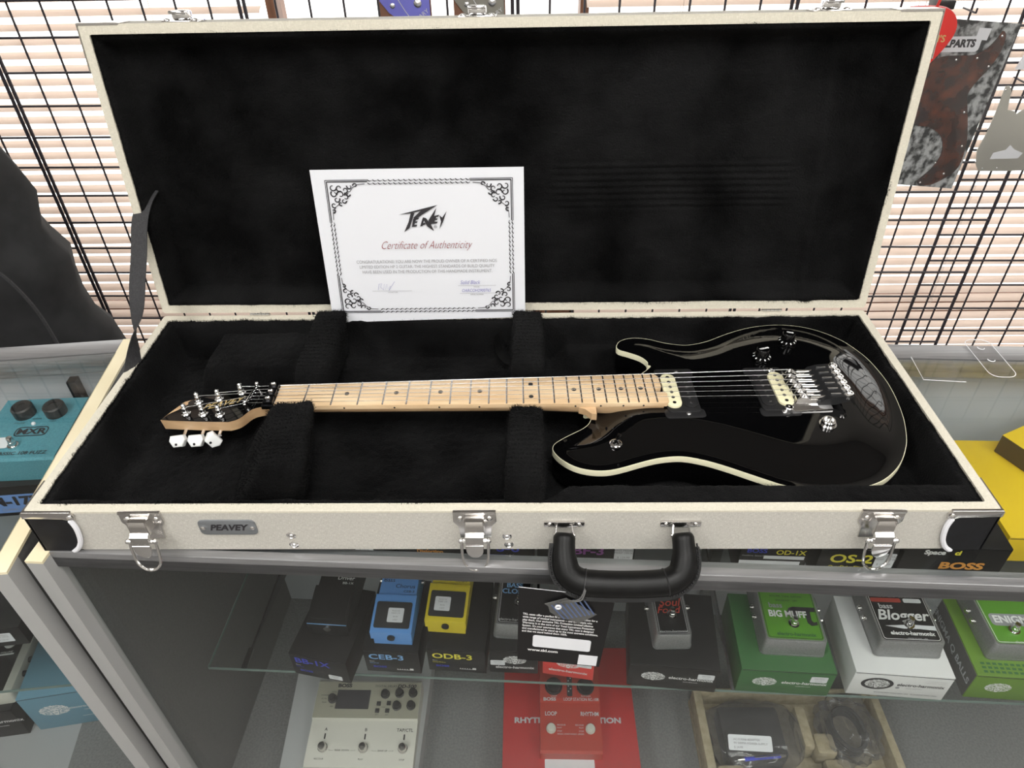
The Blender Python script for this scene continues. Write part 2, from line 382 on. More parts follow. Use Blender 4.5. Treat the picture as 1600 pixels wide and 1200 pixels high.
# tortoiseshell plate in its bag
t = thing('pickguard_package', 'tortoiseshell bass pickguard packed over grey pearl card, hanging on the grid', 'packaged pickguard', (1.02, 1.18, -.13))
PK = [(.925, .25), (1.100, .236), (1.085, -.138), (.925, -.123)]
mb = MB(); mb.prism(PK, 0, .003, XZ(1.180)); mb.build('pearl_card', M['greypearl'], t, True)
TORT = [(1.066, 0.223), (1.075, 0.214), (1.078, 0.188), (1.069, 0.153), (1.048, 0.117), (1.039, 0.089), (1.051, 0.056), (1.07, 0.006), (1.08, -0.035), (1.08, -0.082), (1.059, -0.108), (1.028, -0.126), (1.0, -0.125), (0.994, -0.114), (1.015, -0.086), (1.027, -0.055), (1.024, -0.029), (1.009, -0.003), (0.974, 0.017), (0.94, 0.023), (0.928, 0.060), (0.928, 0.12), (0.93, 0.157), (0.953, 0.172), (0.986, 0.174), (1.023, 0.175), (1.046, 0.189), (1.06, 0.21)]
mb = MB(); mb.prism([(p.x, p.y) for p in catmull([(a, b, 0) for a, b in TORT], 3)], .004, .0065, XZ(1.180), .0008); mb.build('pickguard', M['tort'], t, True)
mb = MB()
for x, z in ((1.067, .213), (1.062, .150), (1.03, .168), (.985, .165), (1.045, .05), (1.069, -.03), (1.05, -.098), (1.0, -.12), (1.02, -.07)): screw(mb, (x, z, .0066), .0026, XZ(1.180))
mb.build('screw_holes', M['steel'], t, True)
mb = MB(); mb.prism(roundrect(.11, .032, .008, 4, .972, .197), .0042, .0046, XZ(1.18)); mb.build('brand_label', M['sticker'], t, True)
mb = MB(); mb.text('ALLPARTS', .021, XZ(1.18) @ T(.972, .198, .0049), bold=.0012, sx=.92); mb.build('lettering', M['inkblack'], t, True)
mb = MB(); mb.prism([(1.013, .230), (1.040, .228), (1.038, .204), (1.012, .206)], .0042, .0047, XZ(1.18)); mb.build('price_sticker', M['sticker'], t, True)
mb = MB(); mb.prism([(a + (.004 if a > 1.05 else -.004), b + (.004 if b > 0 else -.004)) for a, b in PK], .0085, .0089, XZ(1.18)); mb.build('clear_sleeve', M['clearplastic'], t, True)
mb = MB(); mb.tube([(.985, 1.215, .262), (.985, 1.165, .262), (.985, 1.16, .262), (.985, 1.16, .272)], .002); mb.build('hang_hook', M['gridwire'], t, True)
# silver plate
t = thing('silver_pickguard', 'silver bass pickguard hanging in a clear sleeve at the right edge', 'pickguard', (1.2, 1.18, -.09))
SILV = [(1.119, 0.106), (1.128, 0.107), (1.136, 0.096), (1.145, 0.053), (1.162, 0.050), (1.170, 0.043), (1.179, 0.052), (1.205, 0.062), (1.262, .02), (1.271, -0.092), (1.2, -.094), (1.133, -0.093), (1.121, -0.076), (1.111, -0.042), (1.118, 0.002), (1.120, 0.05)]
mb = MB(); mb.prism(SILV, .002, .0045, XZ(1.18), .0006); mb.build('plate', M['silver'], t, True)
mb = MB(); mb.prism([(1.149, -.063), (1.215, -.062), (1.222, -.049), (1.198, -.040), (1.184, -.029), (1.178, -.041), (1.151, -.048)], .0046, .0051, XZ(1.18)); mb.build('pickup_opening', M['sticker'], t, True)
mb = MB()
for x, z in ((1.122, .098), (1.116, .01), (1.118, -.07), (1.14, -.086), (1.175, -.086)): screw(mb, (x, z, .0046), .002, XZ(1.18))
mb.build('screw_holes', M['steel'], t, True)
mb = MB(); mb.prism([(1.108, .108), (1.275, .108), (1.275, -.098), (1.108, -.098)], .006, .0064, XZ(1.18)); mb.build('clear_sleeve', M['clearplastic'], t, True)
mb = MB(); mb.tube([(1.155, 1.215, .115), (1.155, 1.165, .115), (1.155, 1.16, .125)], .002); mb.build('hang_hook', M['gridwire'], t, True)
# red pick-shaped pouch
t = thing('red_pick_case', 'bright red plectrum-shaped case hanging beside the lid corner', 'plectrum case', (.87, 1.1, .15))
RED = [(0.82, 0.287), (0.88, 0.287), (0.905, 0.277), (0.919, 0.260), (0.923, 0.239), (0.915, 0.215), (0.893, 0.180), (0.866, 0.150), (0.840, 0.135), (0.812, .165), (0.79, 0.21), (.785, .25), (.80, .275)]
mb = MB(); mb.prism([(p.x, p.y) for p in catmull([(a, b, 0) for a, b in RED], 3)], 0, .012, XZ(1.11), .004); mb.build('case_body', M['redpick'], t, True)
mb = MB(); mb.text("DAWN'S", .019, XZ(1.11) @ T(.905, .226, .0123), align='RIGHT', bold=.0004); mb.build('lettering', M['gold'], t, True)
mb = MB(); mb.tube([(.868, 1.10, .287), (.872, 1.10, .32), (.89, 1.12, .40), (.90, 1.2, .46), (.90, 1.215, .46)], .003); mb.build('cord', M['redpick'], t, True)
# black bracket + card at the right edge
t = thing('display_clip', 'black clip on the grid wire beside the red case', 'clip', (.92, 1.2, .25))
mb = MB(); mb.b2(.905, .940, 1.165, 1.215, .268, .286, .003); mb.b2(.912, .932, 1.165, 1.18, .235, .27, .003); mb.cyl((.912, 1.165, .255), (.932, 1.165, .255), .007); mb.build('clip_body', M['black'], t, True)
t = thing('hanging_card', 'black and white packet cut off at the top right corner', 'packet', (1.2, 1.17, .14))
mb = MB(); mb.prism([(1.15, .262), (1.25, .262), (1.25, .145), (1.120, .145)], 0, .006, XZ(1.17), .001); mb.build('backing_card', M['sticker'], t, True)
mb = MB(); mb.prism([(1.146, .258), (1.25, .258), (1.25, .185), (1.132, .185)], .0062, .0068, XZ(1.17)); mb.build('black_band', M['inkblack'], t, True)
mb = MB(); mb.text('PK', .014, XZ(1.17) @ T(1.15, .165, .0068), bold=.0003); mb.build('lettering', M['greyprint'], t, True)
# two plates behind lid top
for x, m_, lab in ((-.234, 'blue', 'violet blue screwed plate on a brown card above the lid, left one'), (-.073, 'greyplate', 'grey screwed plate on a brown card above the middle latch')):
    t = thing('carded_plate', lab, 'carded plate', (x, 1.19, .25))
    mb = MB(); mb.b2(-.056, .056, -.006, 0, -.03, .22); mb.build('card', M['brown'], t)
    mb = MB(); mb.prism([(-.054, .05), (-.036, .027), (-.010, .010), (.01, -.02), (.053, -.025), (.054, .21), (-.054, .21)], 0, .004, XZ(-.006), .001); mb.build('plate', M[m_], t)
    [screw(MB(), (px, pz, .0041), r_, XZ(-.006)).build('screw', M['steel'], t) for px, pz, r_ in ((-.027, .042, .0055), (.028, .046, .0085), (.02, .1, .0055))]
    mb = MB(); mb.tube([(-.018, -.0105, .06), (0, -.0105, .03), (.022, -.0105, .0)], .0009, 4); mb.text('MARY', .012, XZ(-.0102) @ T(.035, .022, 0, rz=.6), sx=1.1); mb.build('lettering', M['palepr'], t)
# black gig bag standing left
t = thing('gig_bag', 'slumped black cloth gig bag behind the left showcase', 'gig bag', (-1.2, .85, -1.2))
mb = MB()
prof = [(-1.2, -.95), (-.55, -.975), (-.37, -1.0), (-.32, -1.028), (-.26, -1.038), (-.208, -1.028), (-.167, -1.022), (-.13, -1.045), (-.096, -1.058), (-.02, -1.056), (.03, -1.078), (.10, -1.10), (.17, -1.15), (.2, -1.25)]
vs, fs = [], []; n = 28
for z, xr in prof:
    cx = -1.38; rx = xr - cx
    for k in range(n):
        a = 2 * PI * k / n; wv = 1 + .03 * math.sin(3 * a + z * 12) + .02 * math.sin(7 * a - z * 25)
        vs.append((cx + rx * math.cos(a) * (wv if abs(math.sin(a)) > .2 else 1), .92 + .16 * (rx / .35) * math.sin(a) * wv, z))
for i in range(len(prof) - 1):
    for k in range(n): fs.append((i * n + k, i * n + (k + 1) % n, (i + 1) * n + (k + 1) % n, (i + 1) * n + k))
fs += [list(range(n))[::-1], [(len(prof) - 1) * n + k for k in range(n)]]
mb.add(vs, fs); body = mb.build('bag_body', M['cloth'], t, True, smooth=80)
mb = MB(); mb.tube(catmull([(-1.28, .745, .05), (-1.18, .75, -.02), (-1.09, .76, -.10), (-1.06, .77, -.16), (-1.045, .78, -.25), (-1.045, .79, -.4)], 5, False), .004, 6); mb.build('piping', M['webbing'], t, True)

# ---------------------------------------------------------------- showcases
DZ = -.80; S1 = -.250; S1L = -.272; S2 = -.52
MC = T(-.542, -.0035, 0, rz=CY)       # middle showcase: local x along the front, y depth, z world
LEN, DEP = 1.75, .462
def build_showcase(t, m, x0, x1, endl, endr, lsh):
    def b(name, mt, *boxes, bev=0):
        mb = MB()
        for q in boxes: mb.b2(*q, bev, m)
        return mb.build(name, M[mt], t, True)
    b('top_glass', 'glass', (x0, x1, .014, DEP - .038, zt - .006, zt))
    b('front_rail', 'alu', (x0, x1, 0, .012, zt - .028, zt + .0), (x0, x1, 0, .026, zt - .028, zt - .008), bev=.0016)
    b('back_rail', 'alu', (x0, x1, DEP - .042, DEP, zt - .022, zt), (x0, x1, DEP - .012, DEP, zt - .055, zt - .022), bev=.001)
    b('front_glass', 'glass', (x0, x1, .004, .010, DZ, zt - .028))
    b('bottom_rail', 'alu', (x0, x1, 0, .026, DZ - .05, DZ - .002), bev=.0015)
    b('deck', 'deckgrey', (x0, x1, .010, DEP, DZ - .02, DZ))
    b('back_panel', 'backgrey', (x0, x1, DEP - .012, DEP, DZ, zt - .055))
    b('track_channel', 'alu', (x0, x1, DEP - .036, DEP - .012, zt - .028, zt - .0225), (x0, x1, DEP - .038, DEP - .036, zt - .036, zt - .0225), (x0, x1, DEP - .026, DEP - .024, zt - .036, zt - .028))
    b('base_cabinet', 'panelgrey', (x0 + .01, x1 - .01, .03, DEP - .01, -1.2, DZ - .02))
    for e in ([x0] if endl else []) + ([x1] if endr else []):
        s_ = 1 if e == x0 else -1; a_, c_ = sorted((e, e - s_ * .019)); 
        b('end_panel', 'panelgrey', (a_, c_, .012, DEP, -1.2, zt - .004))
        b('top_edge', 'woodedge', (a_ - .0012, c_ + .0012, -.014, DEP, zt - .004, zt))
        b('corner_post', 'alugrey', (a_ - .001, c_ + .001, -.014, .012, -1.2, zt - .004))
    for z, off in lsh:
        sh = b('shelf', 'shelfglass', (x0 + (.016 if endl else 0), x1 - (.03 if endr else 0), .118 + off, DEP - .05, z - .006, z))
        mb = MB(); mb.b2(x0 + (.016 if endl else 0), x1 - (.03 if endr else 0), .1172 + off, .118 + off, z - .006, z, 0, m); mb.b2(x0 + .0155, x0 + .016, .118 + off, DEP - .05, z - .006, z, 0, m) if endl else None
        mb.build('polished_edge', M['glassedge'], sh, True)
        xs = [x0 + .075] + [x0 + .9, x0 + 1.6]
        for x in xs:
            if x > x1: continue
            mb = MB(); mb.prism([(.14, z - .008), (DEP - .03, z - .008), (DEP - .03, z - .05)], -.0015, .0015, m @ Matrix.Translation((x, 0, 0)) @ Matrix(((0, 0, 1, 0), (1, 0, 0, 0), (0, 1, 0, 0), (0, 0, 0, 1)))); mb.b2(x - .004, x + .004, .12 + off, .16, z - .012, z - .004, .001, m); mb.build('shelf_bracket', M['alu'] if x > x0 + .5 else M['darkmetal'], t, True)
t = thing('showcase', 'grey framed glass showcase under the open guitar case', 'display case', (.2, .2, -1.2))
build_showcase(t, MC, 0, LEN, True, False, [(S1, .014), (S2, 0)])
for x in (.93,):
    mb = MB(); mb.b2(x - .01, x + .01, DEP - .03, DEP - .012, DZ, zt - .06, 0, MC); mb.build('shelf_standard', M['alu'], t, True)
ML = T(-.576, -.018, 0, rz=.110)
t = thing('showcase', 'neighbouring glass showcase holding the teal pedal, at the left', 'display case', (-1., .2, -1.2))
build_showcase(t, ML, -1.3, -.021, False, True, [(S1L, .02), (S2, .0)])
for x in (-.12, ):
    mb = MB(); mb.b2(x - .007, x + .007, DEP - .03, DEP - .012, DZ, zt - .06, 0, ML); mb.build('shelf_standard', M['black'], t, True)
# fix the right end of the left case: panel sits outboard

# ---------------------------------------------------------------- cartons and pedals
def face_logo():
    """woman's face in a cloud of curls in the XY plane: (white silhouette, drawn lines), unit width"""
    rnd = random.Random(3); fill, ln = MB(), MB(); H = .64
    pts = []
    for i in range(96):
        a = 2 * PI * i / 96; r = .47 + .018 * math.sin(i * 2.1) + .012 * math.sin(i * 5.3 + 1)
        x, y = r * math.cos(a), r * math.sin(a) * H
        if math.sin(a) < -.75: y = -.35 * H - .12 * H * (1 - abs(math.cos(a)) / .66)
        pts.append((x, y, 0))
    fill.poly(pts)
    n = 0
    while n < 150:
        x, y = rnd.uniform(-.5, .5), rnd.uniform(-.5, .5)
        if x * x + y * y > .205 or ((x / .15) ** 2 + ((y + .13) / .27) ** 2) < 1: continue
        r = rnd.uniform(.020, .036); a0 = rnd.uniform(0, 6.28); k = 6; vs = []
        for i in range(k + 1):
            a = a0 + 4.2 * i / k; rr = r * (1 - .4 * i / k); wt = .0075
            vs += [(x + (rr - wt) * math.cos(a), (y + (rr - wt) * math.sin(a)) * H, 0), (x + (rr + wt) * math.cos(a), (y + (rr + wt) * math.sin(a)) * H, 0)]
        ln.add(vs, [(2 * i, 2 * i + 1, 2 * i + 3, 2 * i + 2) for i in range(k)]); n += 1
    E_ = lambda cx, cy, rx, ry, m=12: ln.poly([((cx + rx * math.cos(2 * PI * i / m)), (cy + ry * math.sin(2 * PI * i / m)) * H, 0) for i in range(m)])
    for sx in (-1, 1):
        E_(sx * .060, -.045, .042, .026)
        q = [((sx * .02), .010 * H, 0), ((sx * .10), .022 * H, 0), ((sx * .10), .036 * H, 0), ((sx * .02), .022 * H, 0)]; ln.poly(q if sx > 0 else q[::-1])
        q = [(sx * .118, -.02 * H, 0), (sx * .142, -.02 * H, 0), (sx * .104, -.38 * H, 0), (sx * .080, -.38 * H, 0)]; ln.poly(q)
    ln.poly([(-.014, -.16 * H, 0), (.014, -.16 * H, 0), (.010, -.175 * H, 0), (-.010, -.175 * H, 0)]); E_(0, -.25, .058, .030)
    out = []
    for mb in (fill, ln):
        mb.bm.verts.index_update(); out.append(([v.co.copy() for v in mb.bm.verts], [[v.index for v in f.verts] for f in mb.bm.faces])); mb.bm.free()
    return out
LOGO = face_logo()
def FR(x, z, y=0): return T(x, y - .0004, z) @ FRONT
def carton(label, x, y, z, rz, wd, d, h, m, prints=(), sticker=None, group=None, top=None, cat='carton', name='pedal_carton', stk_m='sticker', side=None):
    t = thing(name, label, cat, (x, y, z), rz, group)
    mb = MB(); mb.b2(0, wd, 0, d, 0, h, .0012); mb.build('carton_body', M[m], t)
    mb = MB(); mb.b2(.001, wd - .001, -.0006, .002, h - .0035, h - .0028); mb.build('lid_seam', M['rubber'] if m != 'blackbox' else M['darkmetal'], t)
    by = {}
    for p in prints:
        kind, mt = p[0], p[1]; mb = by.setdefault(mt, MB())
        if kind == 't': _, _, s_, px, pz, size, kw = p; mb.text(s_, size, FR(px, pz), **kw)
        elif kind == 'r': _, _, px, pz, w_, h_ = p; mb.poly([(px, -.0004, pz), (px + w_, -.0004, pz), (px + w_, -.0004, pz + h_), (px, -.0004, pz + h_)])
        elif kind == 'l':
            _, _, px, pz, w_ = p; mb.add([v * w_ for v in LOGO[0][0]], LOGO[0][1], FR(px, pz, -.0001))
            lk = 'inkblack' if m == 'whitebox' else m; by.setdefault(lk, MB()).add([v * w_ for v in LOGO[1][0]], LOGO[1][1], FR(px, pz, -.0004))
        elif kind == 'e':
            _, _, px, pz, rx, ry = p; mb.poly([(px + rx * math.cos(a * PI / 12), -.0003, pz + ry * math.sin(a * PI / 12)) for a in range(24)])
    for k, mb in by.items(): mb.build('printing', M[k], t)
    if sticker:
        sx, sz, sw, sh = sticker
        mb = MB(); mb.prism(roundrect(sw, sh, .002, 3, sx, sz), 0, .0003, T(0, -.0009, 0) @ FRONT); so = mb.build('price_sticker', M[stk_m], t)
        mb = MB()
        for i, dz in enumerate((.3, .1, -.25)): mb.text(('BASS PEDAL', 'MSRP 199.00', '$ 129.99')[i], sh * .2, T(sx, -.0014, sz + dz * sh) @ FRONT, sx=.9)
        mb.build('printing', M['greyprint'], so)
    if top: top(t)
    return t
def kn(mb, x, y, z, r, h): mb.lathe([(r, 0), (r, h * .25), (r * .82, h * .3), (r * .78, h), (r * .6, h * 1.03), (.0001, h * 1.03)], 16, T(x, y, z))
def footswitch(t, x, y, z, m='chrome'):
    mb = MB(); mb.lathe([(.0085, 0), (.0085, .0025), (.006, .003), (.0055, .009), (.0048, .0095), (.0048, .016), (.004, .018), (.0001, .0185)], 12, T(x, y, z)); return mb.build('footswitch', M[m], t)
def knob(t, x, y, z, r, h, m='black', line=True):
    mb = MB(); kn(mb, x, y, z, r, h); o = mb.build('knob', M[m], t)
    if line: mb = MB(); mb.b2(x - .0006, x + .0006, y, y + r * .75, z + h * 1.02, z + h * 1.06); mb.build('pointer', M['whiteprint'], o)
    return o
def compact_pedal(label, x, y, z, rz, m, ink, name1, name2, model, pad='rubber', stick=None, edge=None, group='compact pedals standing on their cartons'):
    """treadle pedal: local x across, y away from the player"""
    W_, D_ = .0675, .138
    t = thing('compact_pedal', label, 'effects pedal', (x, y, z), rz, group)
    sd = lambda pts, x0, x1: (pts, x0, x1)
    YZ = Matrix(((0, 0, 1, 0), (1, 0, 0, 0), (0, 1, 0, 0), (0, 0, 0, 1)))
    mb = MB(); mb.prism([(0.004, 0), (D_, 0), (D_, .050), (.066, .0455), (.064, .024), (.004, .018)], .0025, W_ - .0025, YZ, 0); mb.build('housing', M[m], t, recalc=True)
    mb = MB(); mb.prism([(0, .020), (.064, .022), (.064, .050), (.058, .050), (.0, .038)], 0, W_, YZ, 0); tr = mb.build('treadle', M[m], t, recalc=True)
    slope = math.atan2(.012, .058)
    P = T(0, 0, .0383, rx=slope)
    mb = MB(); mb.prism(roundrect(W_ - .009, .044, .003, 3, W_ / 2, .0295), 0, .0012, P); mb.build('rubber_pad', M[pad], tr)
    mb = MB(); mb.cyl((W_ / 2, .001, .026), (W_ / 2, -.003, .026), .0062, 16); mb.build('thumb_screw', M['black'] if m != 'blackbox' else M['nickel'], tr)
    if m == 'blackbox':
        mb = MB(); mb.b2(.001, W_ - .001, -.0006, .0004, .035, .0362); mb.b2(.003, W_ - .003, .0034, .0042, .0185, .0195); mb.build('bright_edge', M['lblueink'], tr)  # thin light blue strips along the front edges of treadle and housing
    if stick:
        mb = MB(); mb.prism(roundrect(.026, .024, .002, 3, stick, .029), .0014, .0017, P); so = mb.build('price_sticker', M['sticker'], t)
        mb = MB(); [mb.text(s_, .0036, P @ T(stick, .029 + dy, .0019)) for s_, dy in (('BASS FX', .007), ('MSRP 179', .003), ('99.99', -.003), ('USED', -.008))]; mb.build('printing', M['greyprint'], so)
    P2 = T(0, .0655, .0459, rx=math.atan2(.0045, .072))
    mb = MB(); mb.text(name1, .0105, P2 @ T(.006, .0285, 0), align='LEFT', sx=1.05); mb.text(name2, .0105, P2 @ T(W_ - .006, .0175, 0), align='RIGHT', sx=1.05); mb.text(model, .006, P2 @ T(W_ - .006, .0080, 0), align='RIGHT', sx=1.2)
    mb.text('< OUTPUT', .0048, P2 @ T(.005, .040, 0), align='LEFT'); mb.text('INPUT <', .0048, P2 @ T(W_ - .005, .040, 0), align='RIGHT'); mb.b2(W_ / 2 - .002, W_ / 2 + .002, .038, .042, 0, .0002, 0, P2)
    mb.build('lettering', M[ink], t)
    mb = MB(); mb.b2(.003, W_ - .003, .118, .136, .050, .052, .001); mb.build('knob_well', M['black'], t)
    for i in range(4): knob(t, .011 + i * .0152, .127, .052, .0055, .010)
    mb = MB(); mb.cyl((W_, .105, .03), (W_ + .004, .105, .03), .005, 12); mb.cyl((0, .105, .03), (-.004, .105, .03), .005, 12); mb.build('jack', M['nickel'], t)
    return t
def cast_pedal(label, x, y, z, rz, wd, d, h, face, facem, inkm, art, fs, group='die-cast pedals standing on their cartons', knobs=(), jacks=True, cat='effects pedal'):
    t = thing('die_cast_pedal', label, cat, (x, y, z), rz, group)
    mb = MB(); b = bmesh.new(); 
    out0 = roundrect(wd, d, .007, 4, wd / 2, d / 2); out1 = roundrect(wd - .005, d - .005, .007, 4, wd / 2, d / 2); out2 = roundrect(wd - .008, d - .008, .006, 4, wd / 2, d / 2)
    n = len(out0); vs = [(p[0], p[1], .003) for p in out0] + [(p[0], p[1], h - .002) for p in out1] + [(p[0], p[1], h) for p in out2]
    fs_ = [(r * n + k, r * n + (k + 1) % n, (r + 1) * n + (k + 1) % n, (r + 1) * n + k) for r in (0, 1) for k in range(n)] + [list(range(n))[::-1], [2 * n + k for k in range(n)]]
    mb.add(vs, fs_); mb.prism(roundrect(wd + .001, d + .001, .007, 4, wd / 2, d / 2), 0, .0035); b.free(); mb.build('enclosure', M['diecast'], t)
    mb = MB(); mb.prism(roundrect(wd - .014, d - .014, .005, 4, wd / 2, d / 2), h, h + .0004); fp = mb.build('faceplate', M[facem], t)
    mb = MB(); o = roundrect(wd - .0165, d - .0165, .004, 4, wd / 2, d / 2); i_ = roundrect(wd - .0182, d - .0182, .0036, 4, wd / 2, d / 2); n = len(o)
    mb.add([(p[0], p[1], h + .0006) for p in o] + [(p[0], p[1], h + .0006) for p in i_], [(k, (k + 1) % n, n + (k + 1) % n, n + k) for k in range(n)]); mb.build('border', M[inkm], fp)
    by = {}
    for (mt, s_, px, py, size, kw) in art: by.setdefault(mt, MB()).text(s_, size, T(px, py - (.011 if wd > .08 and py > .03 else .003), h + .0009 + (.0002 if mt in ('whiteprint', 'inkblack') else 0)), **kw)
    for k, mb in by.items(): mb.build('lettering', M[k], fp)
    footswitch(t, fs[0], fs[1], h)
    for kx, ky, r in knobs: knob(t, kx, ky, h, r, .012)
    if jacks:
        for sx, X in ((-1, 0), (1, wd)):
            for jy in ((.55,) if wd < .08 else (.45, .6)):
                mb = MB(); mb.cyl((X, d * jy, h * .5), (X + sx * .004, d * jy, h * .5), .005, 12); mb.cyl((X + sx * .004, d * jy, h * .5), (X + sx * .0065, d * jy, h * .5), .0035, 12); mb.build('jack', M['nickel'], t)
    return t

EH = 'electro-harmonix'
ehp = lambda wd, ink: [('l', ink, wd * .28, .034, .040), ('t', ink, EH, wd * .70 if wd < .11 else wd * .70, .034, .0108, dict(bold=.0002, sx=.92)), ('t', ink, 'www.ehx.com', wd * .70, .025, .004, {})]
BX = .14
gB = 'pedal cartons on the middle shelf'
def bossprints(ink, model, sub):
    return [('t', ink, model, .008, .045, .020, dict(align='LEFT', bold=.0004, sx=1.15)), ('t', 'palepr', sub[0], .008, .032, .0045, dict(align='LEFT', sx=1.1)), ('t', ink, sub[1], .008, .027, .0045, dict(align='LEFT', sx=1.1)), ('t', 'bossblueink', 'BOSS', .024, .016, .007, dict(bold=.0002, sx=1.4)), ('r', 'whiteprint', .052, .0095, .028, .001), ('r', 'whiteprint', .074, .010, .006, .005)] + [('r', 'whiteprint', .053 + i * .004, .0105, .001, .0025) for i in range(5)]
Z2 = S2 + .0002; ZP = Z2 + .0655
carton('black carton printed blue, under the all-black pedal on the middle shelf', -.368, .1025, Z2, -.19, .100, BX, .062, 'blackbox', bossprints('bossblueink', 'BB-1X', ('Bass', 'Driver'))[:4], (.075, .013, .024, .012), gB)
carton('black carton printed light blue, under the sky blue pedal', -.247, .1075, Z2, -.06, .0925, BX, .064, 'blackbox', bossprints('lblueink', 'CEB-3', ('Bass', 'Chorus')), None, gB)
carton('black carton printed yellow, under the yellow pedal', -.1425, .1095, Z2, -.07, .0965, BX, .064, 'blackbox', bossprints('yellowink', 'ODB-3', ('Bass', 'OverDrive')), None, gB)
carton('black carton with white face logo, left of the red carton on the middle shelf', -.040, .1055, Z2, -.04, .080, BX, .066, 'blackbox', [('l', 'whiteprint', .042, .040, .040), ('t', 'whiteprint', EH, .042, .018, .0098, dict(sx=.92, bold=.0002))], (.014, .032, .024, .014), gB)
carton('bright red carton with face logo on the middle shelf behind the hang tag', .048, .1035, Z2, -.155, .084, .10, .066, 'brightred', [('l', 'whiteprint', .042, .040, .040), ('t', 'whiteprint', EH, .042, .018, .0098, dict(sx=.92, bold=.0002))], (.068, .044, .024, .014), gB)
carton('wide black carton with white face logo under the small grey pedal', .186, .084, Z2, -.095, .142, BX, .0655, 'blackbox', ehp(.142, 'whiteprint'), (.122, .045, .026, .014), gB)
carton('green carton with white face logo under the bright green pedal', .3605, .0742, Z2, -.06, .147, BX, .0675, 'greenbox', ehp(.147, 'whiteprint'), (.123, .048, .026, .016), gB)
carton('white carton with black oval face logo under the black-faced pedal', .538, .0705, Z2, -.078, .1495, BX, .066, 'whitebox', [('e', 'inkblack', .040, .036, .025, .0165), ('l', 'whiteprint', .040, .036, .040), ('t', 'inkblack', EH, .106, .037, .0110, dict(bold=.0002, sx=.92)), ('t', 'greyprint', 'www.ehx.com', .098, .028, .0042, {}), ('e', 'greyprint', .073, .028, .0035, .0028), ('t', 'greyprint', 'MADE IN NEW YORK CITY, USA   32-20 MADE WITH PRIDE', .090, .011, .0037, dict(bold=.0001)), ('t', 'palepr', 'EHX BASS BLOGGER', .125, .052, .0035, {}), ('t', 'palepr', 'MSRP 94.00   $ 69.99', .125, .047, .0035, {})], None, gB)
def enig_top(t):
    mb = MB()
    for i in range(14):
        for j in range(3): mb.poly([(.012 + i * .009, .005 + j * .007, .0664), (.018 + i * .009, .005 + j * .007, .0664), (.018 + i * .009, .009 + j * .007, .0664), (.012 + i * .009, .009 + j * .007, .0664)])
    mb.build('printing', M['greenbox'], t)
    mb = MB(); mb.b2(-.0008, 0, .001, BX - .001, .002, .064); sp = mb.build('side_panel', M['panelgrey'], t)
    mb = MB(); mb.text('ENIGMA Q BALLS', .018, T(-.0012, .075, .033) @ Matrix.Rotation(-PI / 2, 4, 'Z') @ FRONT, bold=.0004); mb.build('printing', M['backgrey'], sp)
carton('lime green carton with white face logo, last on the right', .723, .065, Z2, -.07, .15, BX, .066, 'greenbox2', [('l', 'whiteprint', .042, .034, .042), ('t', 'whiteprint', EH, .115, .034, .0095, dict(bold=.0001))], None, gB, top=enig_top)

compact_pedal('all-black pedal with light blue edges on the leftmost carton', -.338, .134, ZP - .003, -.068, 'blackbox', 'whiteprint', 'Bass', 'Driver', 'BB-1X', pad='blackbox')
compact_pedal('sky blue pedal with a white sticker on its black pad', -.2305, .115, ZP - .001, -.05, 'bossblue', 'inkblack', 'Bass', 'Chorus', 'CEB-3', stick=.038)
compact_pedal('yellow pedal with a white sticker on its black pad', -.1445, .137, ZP - .001, -.075, 'bossyellow', 'inkblack', 'Bass', 'OverDrive', 'ODB-3', stick=.026)
CE = dict(bold=.0003)
cast_pedal('grey pedal with black face and blue lettering, half behind the hang tag', -.033, .128, ZP + .001, -.07, .066, .12, .034, 0, 'blackbox', 'palepr', [('lblueink', 'BASS', .030, .082, .013, CE), ('lblueink', 'CLONE', .031, .070, .013, CE), ('palepr', EH, .033, .016, .0068, {}), ('palepr', 'DEPTH  RATE', .033, .095, .004, {})], (.040, .046), knobs=((.018, .102, .006), (.048, .102, .006)))
cast_pedal('small grey pedal with red script on a black face, right of the handle', .2265, .108, ZP, .02, .062, .118, .034, 0, 'blackbox', 'palepr', [('redink', 'Soul', .032, .066, .020, dict(shear=.3, bold=.0002)), ('redink', 'Food', .028, .052, .018, dict(shear=.3, bold=.0002)), ('palepr', EH, .031, .013, .0066, {}), ('palepr', 'VOL    TREBLE', .031, .079, .0042, {})], (.033, .040), knobs=((.016, .092, .007), (.046, .092, .007)))
cast_pedal('grey pedal with bright green face and pi sign on the green carton', .3955, .099, ZP + .002, -.06, .1005, .125, .036, 0, 'greenface', 'inkblack', [('greyprint', 'bass', .030, .078, .013, CE), ('whiteprint', 'BIG MUFF', .046, .062, .0165, dict(bold=.0006, sx=.86)), ('greenbox', EH, .052, .018, .0085, CE), ('inkblack', 'VOLUME  TONE  SUSTAIN', .05, .096, .0045, {}), ('inkblack', 'BASS BOOST    DRY', .05, .088, .004, {})], (.052, .034), knobs=((.022, .108, .008), (.050, .108, .008), (.078, .108, .008)))
cast_pedal('grey pedal with black face and white script on the white carton', .5745, .096, ZP + .002, -.045, .1035, .127, .036, 0, 'blackbox', 'whiteprint', [('palepr', 'bass', .030, .079, .013, CE), ('whiteprint', 'Blogger', .050, .062, .026, dict(shear=.25, bold=.0006)), ('whiteprint', 'DISTORTION', .074, .040, .0055, dict(bold=.0001)), ('whiteprint', EH, .055, .022, .0095, CE), ('palepr', 'MADE IN NYC, USA', .06, .013, .0035, {}), ('palepr', 'VOLUME    BLEND    DISTORTION', .05, .098, .0042, {})], (.055, .035), knobs=((.024, .112, .008), (.078, .112, .008)))
t = bpy.data.objects['die_cast_pedal.002']
